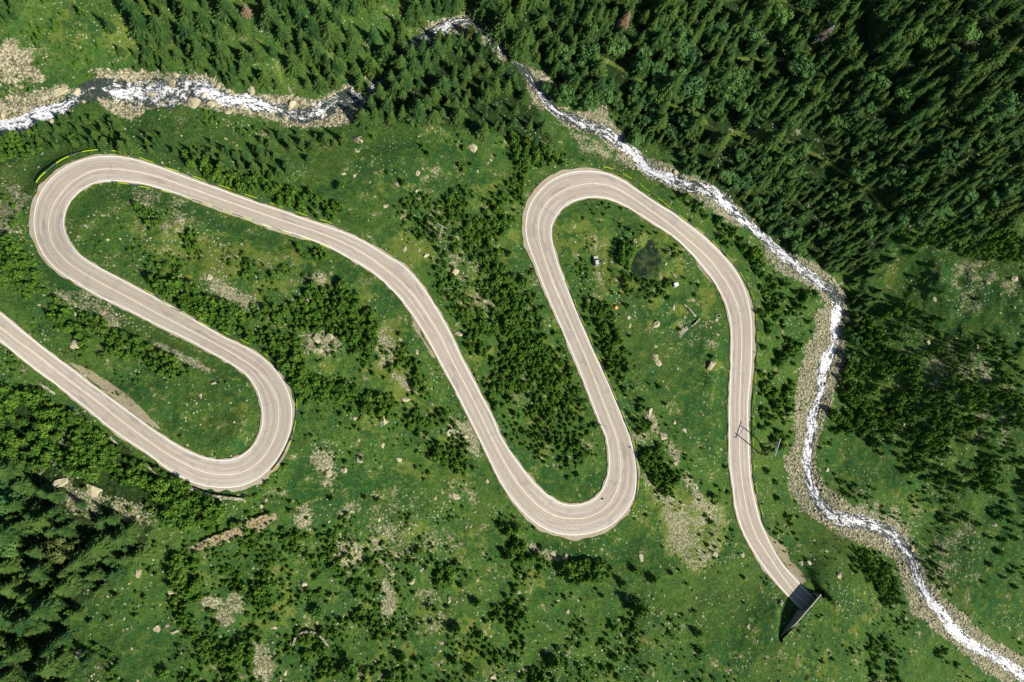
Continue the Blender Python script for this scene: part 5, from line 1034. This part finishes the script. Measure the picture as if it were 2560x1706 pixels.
# ------------------------------------------------------------------ power poles
MWOOD = flat('pole_wood', (.36, .29, .17), .85, .45, 3); MARM = flat('grey_steel_arm', (.42, .46, .44), .5, .3, 3); MINS = flat('insulator', (.55, .58, .55), .3, .1, 3); MCAB = flat('cable', (.06, .075, .05), .5, .1, 1)
def pole_pair(bases, hh, aframe, armdir, label):
    B = [Vector(on_ground(*b)) for b in bases]; c = (B[0]+B[1])/2; r = empty('power_pole_pair', c); tops = []
    top = c+Vector((0, 0, hh))
    for b in B:
        t = (b-c)*(.12 if aframe else 1.0)+Vector((0, 0, hh)); tops.append(t)
        m_ = MB(); m_.tube([b-c-Vector((0, 0, .4)), b-c+(t-(b-c))*.5, t], [.30, .26, .20], 10); m_.build('pole', MWOOD, r, True)
    a = armdir; ln = 2.4 if aframe else 3.6; ends = []
    m_ = MB(); m_.box(Vector((0, 0, hh-.1)), (ln*2 if not aframe else ln*1.5, .22, .24), math.atan2(a.y, a.x)); m_.build('cross_arm', MARM, r)
    m_ = MB()
    if aframe:
        for f in (.35, .6): m_.tube([(B[0]-c)*(1-f*.88)+Vector((0, 0, hh*f)), (B[1]-c)*(1-f*.88)+Vector((0, 0, hh*f))], .09, 6)
    else:
        m_.tube([tops[0]-Vector((0, 0, 1.3)), tops[1]-Vector((0, 0, 1.3))], .07, 6); m_.tube([tops[1]-Vector((0, 0, 1.6)), tops[1]*1.0+(tops[1]-tops[0])*.5-Vector((0, 0, .2))], .06, 6)
    m_.build('brace', MARM, r)
    for k in (-1, 0, 1):
        p = a*k*(ln*(.68 if aframe else .92))+Vector((0, 0, hh+.35)); m_ = MB(); m_.tube([p-Vector((0, 0, .35)), p-Vector((0, 0, .12)), p], [.05, .12, .07], 8); m_.build('insulator', MINS, r); ends.append(c+p)
    tag(r, label, 'power pole'); return ends
def dirw(a, b):
    d = Vector(G(*b, 0))-Vector(G(*a, 0)); d.normalize(); return d
E1 = pole_pair([(1092.5, 604), (1104, 587)], 12.5, True, dirw((1100, 595), (1112, 602)), 'A-shaped pair of wooden power poles in the yellow clearing at centre')
E2 = pole_pair([(1904, 1111), (1897, 1133)], 13.0, False, dirw((1904, 1111), (1897, 1133)), 'twin wooden power poles standing right of the road above the stream')
if (E1[0]-E1[2]).dot(E2[0]-E2[2]) < 0: E2 = E2[::-1]
wire = {0: 'left', 1: 'middle', 2: 'right'}
def cable(a, b, sag, lab):
    m_ = MB(); pts = []
    for k in range(17): t = k/16; pts.append(a*(1-t)+b*t-a-Vector((0, 0, sag*4*t*(1-t))))
    m_.tube(pts, .009, 4); tag(m_.build('power_cable', MCAB, None, False, a), lab, 'cable')
fw = (E2[1]-E1[1]); fw.z = 0; fw.normalize()
for k in range(3):
    cable(E1[k], E2[k], 3, f'{wire[k]} one of three thin cables between the two power pole pairs')
    e3 = E2[k]+fw*120; e3.z = E2[k].z-6; cable(E2[k], e3, 3, f'{wire[k]} one of three thin cables running right from the roadside power poles')
    e4 = E1[k]-fw*150; e4.z = E1[k].z+6; cable(E1[k], e4, 4, f'{wire[k]} one of three thin cables running up left from the central power poles')
# small road signs
def road_sign(px, face, label):
    p = Vector(on_ground(*px)); r = empty('road_sign', p, face); m_ = MB(); m_.tube([(0, 0, -.2), (0, 0, 2.6)], .05, 8); m_.build('post', MPOST, r)
    m_ = MB(); m_.tube([(-.03, 0, 2.35), (.03, 0, 2.35)], .42, 20); m_.build('panel', flat('sign_face', (.6, .6, .58), .5, .1), r)
    m_ = MB(); m_.tube([(.032, 0, 2.35), (.045, 0, 2.35)], .30, 20); m_.build('panel_centre', flat('sign_back', (.45, .46, .46), .5, .1), r); tag(r, label, 'road sign')
road_sign((1894, 889), 1.6, 'small round road sign behind the guard rail right of the road')
road_sign((1585, 1127), -1.3, 'small round road sign outside the bottom middle hairpin')

# ------------------------------------------------------------------ walls and ruins
def wall_material(nm_, a, b):
    m = Mat(nm_, .95, .1); P = m.pos(); v = m.voro(P, 2.2, 'Color'); q_ = m.n.new('ShaderNodeSeparateColor'); m.l.new(v, q_.inputs[0]); d = m.voro(P, 2.2, 'Distance'); n = m.noise(P, 1.0, 4, .6)
    c = m.mix(q_.outputs[0], a, b); c = m.mix(m.step(d, .4, .6), c, tuple(x*.45 for x in a)); c = m.mix(m.step(n, .62, .72), c, (.16, .18, .07)); m.color(c).bump(d, .6, .15); return m.m
MWALL = wall_material('dry_stone', (.36, .34, .23), (.50, .47, .34)); MLEDGE = wall_material('ochre_stone', (.36, .28, .15), (.48, .41, .25))
def stone_wall(P_, hh, th, name, label, cat, mat=None, jag=.15, depth=1.2, facing=None):
    L = smoothline(P_, 6, 1); w_ = on_ground(L[:, 0], L[:, 1]); c = w_.mean(0); V = []; n = len(w_)
    d = np.gradient(w_[:, :2], axis=0); d /= np.linalg.norm(d, axis=1)[:, None]; nr = np.stack([-d[:, 1], d[:, 0]], -1)
    base = gsm(w_[:, 2], 3) if n > 8 else w_[:, 2]
    for i in range(n):
        t = th*(1+jag*RNG.normal()); hz = hh*(1+jag*RNG.normal()*.6)*(min(1, .35+min(i, n-1-i)*.3))
        for sx, z in ((-1, -depth), (-.85, hz), (.85, hz*.96), (1, -depth)):
            V.append([w_[i, 0]-c[0]+nr[i, 0]*t*sx/2, w_[i, 1]-c[1]+nr[i, 1]*t*sx/2, base[i]-c[2]+z])
    Fs = [(0, 1, 2, 3), (4*n-1, 4*n-2, 4*n-3, 4*n-4)]
    for i in range(n-1):
        for j in range(4): Fs.append((4*i+j, 4*(i+1)+j, 4*(i+1)+(j+1) % 4, 4*i+(j+1) % 4))
    me = mesh_np(name, V, Fs, [mat or MWALL]); bm_ = bmesh.new(); bm_.from_mesh(me); bmesh.ops.recalc_face_normals(bm_, faces=bm_.faces); bm_.to_mesh(me); bm_.free()
    return tag(obj(name, me, None, c), label, cat)
stone_wall(Z(0, 760, [(390, 775), (470, 835), (560, 895)]), .9, .8, 'retaining_wall', 'short straight pale stone wall left of the lowest road leg', 'wall')
stone_wall(Z(0, 760, [(690, 1005), (790, 1090), (900, 1170)]), .8, .7, 'retaining_wall', 'broken stone wall below the roadside, second wall from the left', 'wall')
stone_wall(Z(0, 760, [(1050, 1280), (1110, 1330), (1170, 1400)]), .7, .8, 'retaining_wall', 'crumbling stone wall among pines, third wall along the lowest road leg', 'wall')
stone_wall(T(0, 2, [(985, 50), (1090, 130), (1195, 200)]), 1.3, .8, 'retaining_wall', 'pale stone wall among pines left below the lower left hairpin', 'wall')
stone_wall(T(0, 2, [(1285, 218), (1400, 262), (1500, 287), (1600, 300), (1700, 306)]), 1.6, 1.0, 'retaining_wall', 'curved stone retaining wall right below the lower left hairpin', 'wall')
stone_wall(T(0, 2, [(1370, 625), (1500, 575), (1640, 515), (1767, 455)]) + T(1, 2, [(70, 430), (140, 410)]), 1.2, 2.4, 'stone_ledge', 'tan ochre stone ledge running across grass at lower left', 'ledge', MLEDGE, .18)
stone_wall(Z(660, 1480, [(500, 930), (520, 860), (560, 770), (640, 705), (780, 675), (900, 700), (1000, 770), (1080, 880), (1130, 990)], 6.937), 1.3, .7, 'ring_wall', 'half round ruined stone ring wall enclosing pines near the bottom', 'ruin')
stone_wall(Z(1680, 740, [(390, 290), (500, 390), (640, 560), (830, 720)], 13.07), .8, .9, 'ruin_wall', 'upper leg of the broken L-shaped ruin wall in the loop', 'ruin')
stone_wall(Z(1680, 740, [(905, 740), (820, 830), (740, 925), (590, 1030)], 13.07), .9, .6, 'ruin_wall', 'thin lower leg of the L-shaped ruin wall in the loop', 'ruin')
stone_wall(Z(1680, 740, [(500, 1040), (400, 1130), (200, 1250)], 13.07), .4, 1.9, 'stone_heap', 'low tan stone heap at the lower end of L-shaped ruin', 'stone heap')
th_ = MB(); cpx = (1680+1510/13.07, 740+660/13.07); cc = Vector(on_ground(*cpx)); pts = []
for k in range(17): a_ = 6.283*k/16; pts.append((1.1*math.cos(a_), .75*math.sin(a_), .35))
th_.tube(pts, .17, 7); tag(th_.build('stone_trough', MWALL, None, True, cc), 'small oval pale stone trough beside the right road leg', 'trough')

# ------------------------------------------------------------------ tunnel portal
MCONC = flat('portal_concrete', (.22, .215, .18), .85, .35, .8); MDARKC = flat('tunnel_lining', (.12, .12, .12), .9, .3, .8)
A_ = Vector(G(*WALL_A, TOPH+.15)); B_ = Vector(G(*WALL_B, TOPH+.15)); Cw = Vector(G(*WALL_C, TOPH-.8))
wdir = (B_-A_); wdir.z = 0; WLEN = wdir.length; wdir.normalize(); td = Vector(TDIR)
back = Vector((-wdir.y, wdir.x, 0)); back = back if back.dot(td) > 0 else -back
rc = Vector(wr[-1]); rl_ = Vector(G(*(RC[-1]+NL[-1]*HL[-1]), ROADH[-1])); rr_ = Vector(G(*(RC[-1]-NL[-1]*HR[-1]), ROADH[-1]))
# centre of the opening measured along the wall
def along(p):
    # slide p along the road direction until it meets the wall plane
    t = (A_-p).dot(back)/td.dot(back); return (p+td*t-A_).dot(wdir)
sc_ = (along(rl_)+along(rr_))/2; hw_ = abs(along(rl_)-along(rr_))/2+1.0
portal = empty('tunnel_portal', (A_.x, A_.y, TH))
def wall_top(s_):
    return 5.15 if s_ <= WLEN else max(1.0, 5.15-(s_-WLEN)*.35)
def arch(s_):
    x = abs(s_-sc_)/hw_
    if x >= 1: return -1.5
    return 2.6+1.9*math.sqrt(max(0, 1-x*x))
tot = WLEN+((Cw-B_).length)
ss_ = sorted(set([0, tot, sc_-hw_, sc_+hw_]+[tot*k/26 for k in range(27)]+[sc_-hw_+2*hw_*(1-math.cos(math.pi*k/18))/2 for k in range(19)]))
ss_ = [x for x in ss_ if 0 <= x <= tot]
mb = MB()
def pt(s_, b, z): return wdir*s_+back*b+Vector((0, 0, z))
for s0, s1 in zip(ss_[:-1], ss_[1:]):
    if s1-s0 < 1e-4: continue
    e = 1e-4; lo0, lo1 = arch(s0+e), arch(s1-e)
    P8 = [pt(s0, 0, lo0), pt(s1, 0, lo1), pt(s1, .24, lo1), pt(s0, .24, lo0), pt(s0, 0, wall_top(s0)-.3), pt(s1, 0, wall_top(s1)-.3), pt(s1, .24, wall_top(s1)-.3), pt(s0, .24, wall_top(s0)-.3)]
    mb.add(P8, [(0, 1, 5, 4), (2, 3, 7, 6), (0, 3, 2, 1)])
mb.build('front_wall', MCONC, portal)
mb = MB()
for s0, s1 in zip(ss_[:-1], ss_[1:]):
    if s1-s0 < 1e-4: continue
    P8 = [pt(s0, -.05, wall_top(s0)-.3), pt(s1, -.05, wall_top(s1)-.3), pt(s1, .26, wall_top(s1)-.3), pt(s0, .26, wall_top(s0)-.3), pt(s0, -.05, wall_top(s0)), pt(s1, -.05, wall_top(s1)), pt(s1, .26, wall_top(s1)), pt(s0, .26, wall_top(s0))]
    mb.add(P8, [(4, 5, 6, 7), (0, 1, 5, 4), (3, 0, 4, 7) if s0 == 0 else (0, 4, 5, 1), (2, 3, 7, 6), (0, 3, 2, 1)])
mb.build('coping', flat('pale_coping', (.46, .46, .34), .85, .2, .8), portal)
mb = MB(); prof = [(sc_-hw_, -.5)]+[(sc_-hw_*math.cos(math.pi*k/14), 2.6+1.9*math.sin(math.pi*k/14)) for k in range(15)]+[(sc_+hw_, -.5)]
skew = (td-back*td.dot(back)).dot(wdir)/td.dot(back)
rings = []
for dd in (.3, 4, 8, 12): rings += [pt(x+skew*dd, dd, z) for x, z in prof]
nq = len(prof); fs = []
for i in range(3):
    for j in range(nq-1): fs.append((i*nq+j, (i+1)*nq+j, (i+1)*nq+j+1, i*nq+j+1))
mb.add(rings, fs); mb.build('tunnel_lining', MDARKC, portal)
tag(portal, 'grey concrete tunnel portal cut into the grassy hill at road end', 'tunnel portal')
mb = MB(); cb = Vector(G(1720+905/3.92, 1220+1130/3.92, TH+1)); mb.box((0, 0, .6), (1.6, 1.0, 1.6), .9, .9); tag(mb.build('stone_pillar', MWALL, None, False, (cb.x, cb.y, gz(cb.x, cb.y))), 'pale stone block at the left corner of tunnel cutting', 'pillar')

# ------------------------------------------------------------------ car, camp, hut, tent
def smooth_prism(prof, wd, taper=0.0, nseg=1):
    """side profile (y,z) swept across the width; sides leaning in by taper towards the top"""
    zmax = max(z for y, z in prof); zmin = min(z for y, z in prof); m_ = MB(); n = len(prof)
    f = lambda z: 1-taper*(z-zmin)/(zmax-zmin)
    m_.add([(-wd/2*f(z), y, z) for y, z in prof]+[(wd/2*f(z), y, z) for y, z in prof], [tuple(range(n)), tuple(range(2*n-1, n-1, -1))]+[(i, n+i, n+(i+1) % n, (i+1) % n) for i in range(n)])
    return m_
MCAR = flat('silver_car_paint', (.56, .54, .53), .35, .1, 1, .0, .6); MGLS = flat('car_glass', (.012, .012, .018), .15, .1, 1, 0, .6); MTYR = flat('tyre_rubber', (.02, .02, .02), .9, .2); MRIM = flat('wheel_rim', (.5, .5, .5), .35, .1); MLAMP = flat('lamp_glass', (.75, .75, .7), .2, .1); MRED = flat('rear_lamp', (.35, .02, .02), .3, .1)
cp = on_ground(1489.3, 654.0); cd = dirw((1490.5, 664), (1487.5, 643))
car = empty('parked_car', cp, math.atan2(cd.y, cd.x)-math.pi/2)
sl_ = 2.0
body = smooth_prism([(-2.02, .35), (-2.05, .75), (-1.98, .98), (-1.2, 1.03), (.75, 1.02), (1.1, 1.0), (1.75, .88), (2.0, .72), (2.05, .40), (1.9, .30), (-1.9, .30)], 1.78, .06); b_ = body.build('body', MCAR, car)
bv = b_.modifiers.new('bevel', 'BEVEL'); bv.width = .07; bv.segments = 3
cabn = smooth_prism([(-1.95, .99), (-1.72, 1.52), (-1.35, 1.60), (.0, 1.58), (.85, 1.01)], 1.64, .20); cabn.build('windows', MGLS, car)
roof = smooth_prism([(-1.72, 1.525), (-1.62, 1.60), (-1.3, 1.655), (-.1, 1.64), (.10, 1.585)], 1.36, .08); r_ = roof.build('roof', MCAR, car); bv = r_.modifiers.new('bevel', 'BEVEL'); bv.width = .03; bv.segments = 2
for sx in (-1, 1):
    for y in (-1.28, 1.28):
        m_ = MB(); m_.tube([(sx*.70, y, .33), (sx*.90, y, .33)], .33, 20); wh = m_.build('wheel', MTYR, car); m_ = MB(); m_.tube([(sx*.895, y, .33), (sx*.915, y, .33)], .19, 14); m_.build('rim', MRIM, wh)
    m_ = MB(); m_.box((sx*.66, 1.96, .74), (.36, .16, .16)); m_.build('headlight', MLAMP, car); m_ = MB(); m_.box((sx*.74, -2.02, .82), (.2, .1, .3)); m_.build('tail_light', MRED, car)
    m_ = MB(); m_.box((sx*.97, .62, 1.02), (.2, .12, .14)); m_.build('side_mirror', MCAR, car)
m_ = MB(); m_.box((0, 2.03, .45), (1.5, .08, .18)); m_.build('bumper', MTYR, car)
tag(car, 'silver hatchback parked on the worn track in the top right road loop', 'car')
MCH = flat('pale_canvas', (.62, .66, .50), .8, .1); MCT = flat('camp_table_top', (.14, .075, .05), .7, .2)
def chair(px, rz, label):
    r = empty('camping_chair', on_ground(*px), rz); m_ = MB(); m_.box((0, 0, .42), (.62, .58, .07)); m_.build('seat', MCH, r); m_ = MB(); m_.box((0, -.30, .72), (.62, .06, .6), 0, 1, .25); m_.build('backrest', MCH, r)
    for sx in (-1, 1):
        for sy in (-1, 1): m_ = MB(); m_.tube([(sx*.28, sy*.26, 0), (sx*.26, sy*.22, .42)], .02, 6); m_.build('leg', MTYR, r)
    tag(r, label, 'camping chair')
chair((1509.2, 651.5), 1.2, 'pale camping chair right of the parked car, upper of two'); chair((1509.5, 659.2), 2.0, 'pale camping chair right of the parked car, lower of two')
r = empty('camping_table', on_ground(1505.5, 654.8), .3); m_ = MB(); m_.box((0, 0, .70), (1.0, .75, .05)); m_.build('table_top', MCT, r)
for sx in (-1, 1):
    for sy in (-1, 1): m_ = MB(); m_.tube([(sx*.42, sy*.3, 0), (sx*.42, sy*.3, .68)], .02, 6); m_.build('leg', MTYR, r)
tag(r, 'small dark camping table between the parked car and two chairs', 'table')
hp = plant(1640+1300/26.13, 670+1100/26.13, 1.9, .9); hd = dirw((1683, 709), (1695.5, 706))
hut = empty('white_hut', hp, math.atan2(hd.y, hd.x)); MHW = flat('hut_wall_paint', (.35, .36, .38), .6, .15); MHR = flat('white_roof_sheet', (.80, .82, .78), .45, .05)
m_ = MB(); m_.box((0, 0, .9), (1.7, 1.2, 1.8)); m_.build('walls', MHW, hut); m_ = MB(); m_.box((0, 0, 1.86), (1.86, 1.36, .12), 0, .96); m_.build('roof', MHR, hut); m_ = MB(); m_.box((.2, -.62, .85), (.65, .05, 1.5)); dr_ = m_.build('door', MHR, hut); m_ = MB(); m_.box((.42, -.66, .85), (.06, .05, .1)); m_.build('handle', MTYR, dr_)
m_ = MB(); m_.box((0, 0, .02), (2.2, 1.7, .16)); m_.build('base_slab', MCONC, hut); tag(hut, 'small hut with white flat roof standing right of the pond', 'hut')
tp = on_ground(1539.7, 769.0); tent = empty('dome_tent', tp, .6); MTY = flat('yellow_tent_cloth', (.80, .62, .18), .6, .1); MTO = flat('orange_tent_cloth', (.66, .28, .05), .6, .1)
def dome(a0, a1, rad, hh, mat, name):
    m_ = MB(); V = []; nu_, nv_ = 7, 6
    for j in range(nv_+1):
        ph = j/nv_*math.pi/2
        for i in range(nu_+1): a_ = a0+(a1-a0)*i/nu_; V.append((rad*math.cos(a_)*math.cos(ph)**.8, rad*math.sin(a_)*math.cos(ph)**.8, hh*math.sin(ph)))
    m_.add(V, [(j*(nu_+1)+i, j*(nu_+1)+i+1, (j+1)*(nu_+1)+i+1, (j+1)*(nu_+1)+i) for j in range(nv_) for i in range(nu_)]); return m_.build(name, mat, tent, True)
dome(.2, math.pi*.5+.2, .85, 1.05, MTO, 'canopy'); dome(math.pi*.5+.2, math.pi*1.35, .85, 1.05, MTY, 'canopy'); dome(math.pi*1.35, math.pi*2+.2, .85, 1.05, MTO, 'canopy')
m_ = MB(); m_.tube([(.86*math.cos(.2), .86*math.sin(.2), 0), (.55*math.cos(.2), .55*math.sin(.2), .85), (0, 0, 1.08), (-.55*math.cos(.2), -.55*math.sin(.2), .85), (-.86*math.cos(.2), -.86*math.sin(.2), 0)], .02, 6); m_.build('tent_pole', MTYR, tent)
tag(tent, 'small yellow and orange dome tent left below the pond', 'tent')

flush_labels()
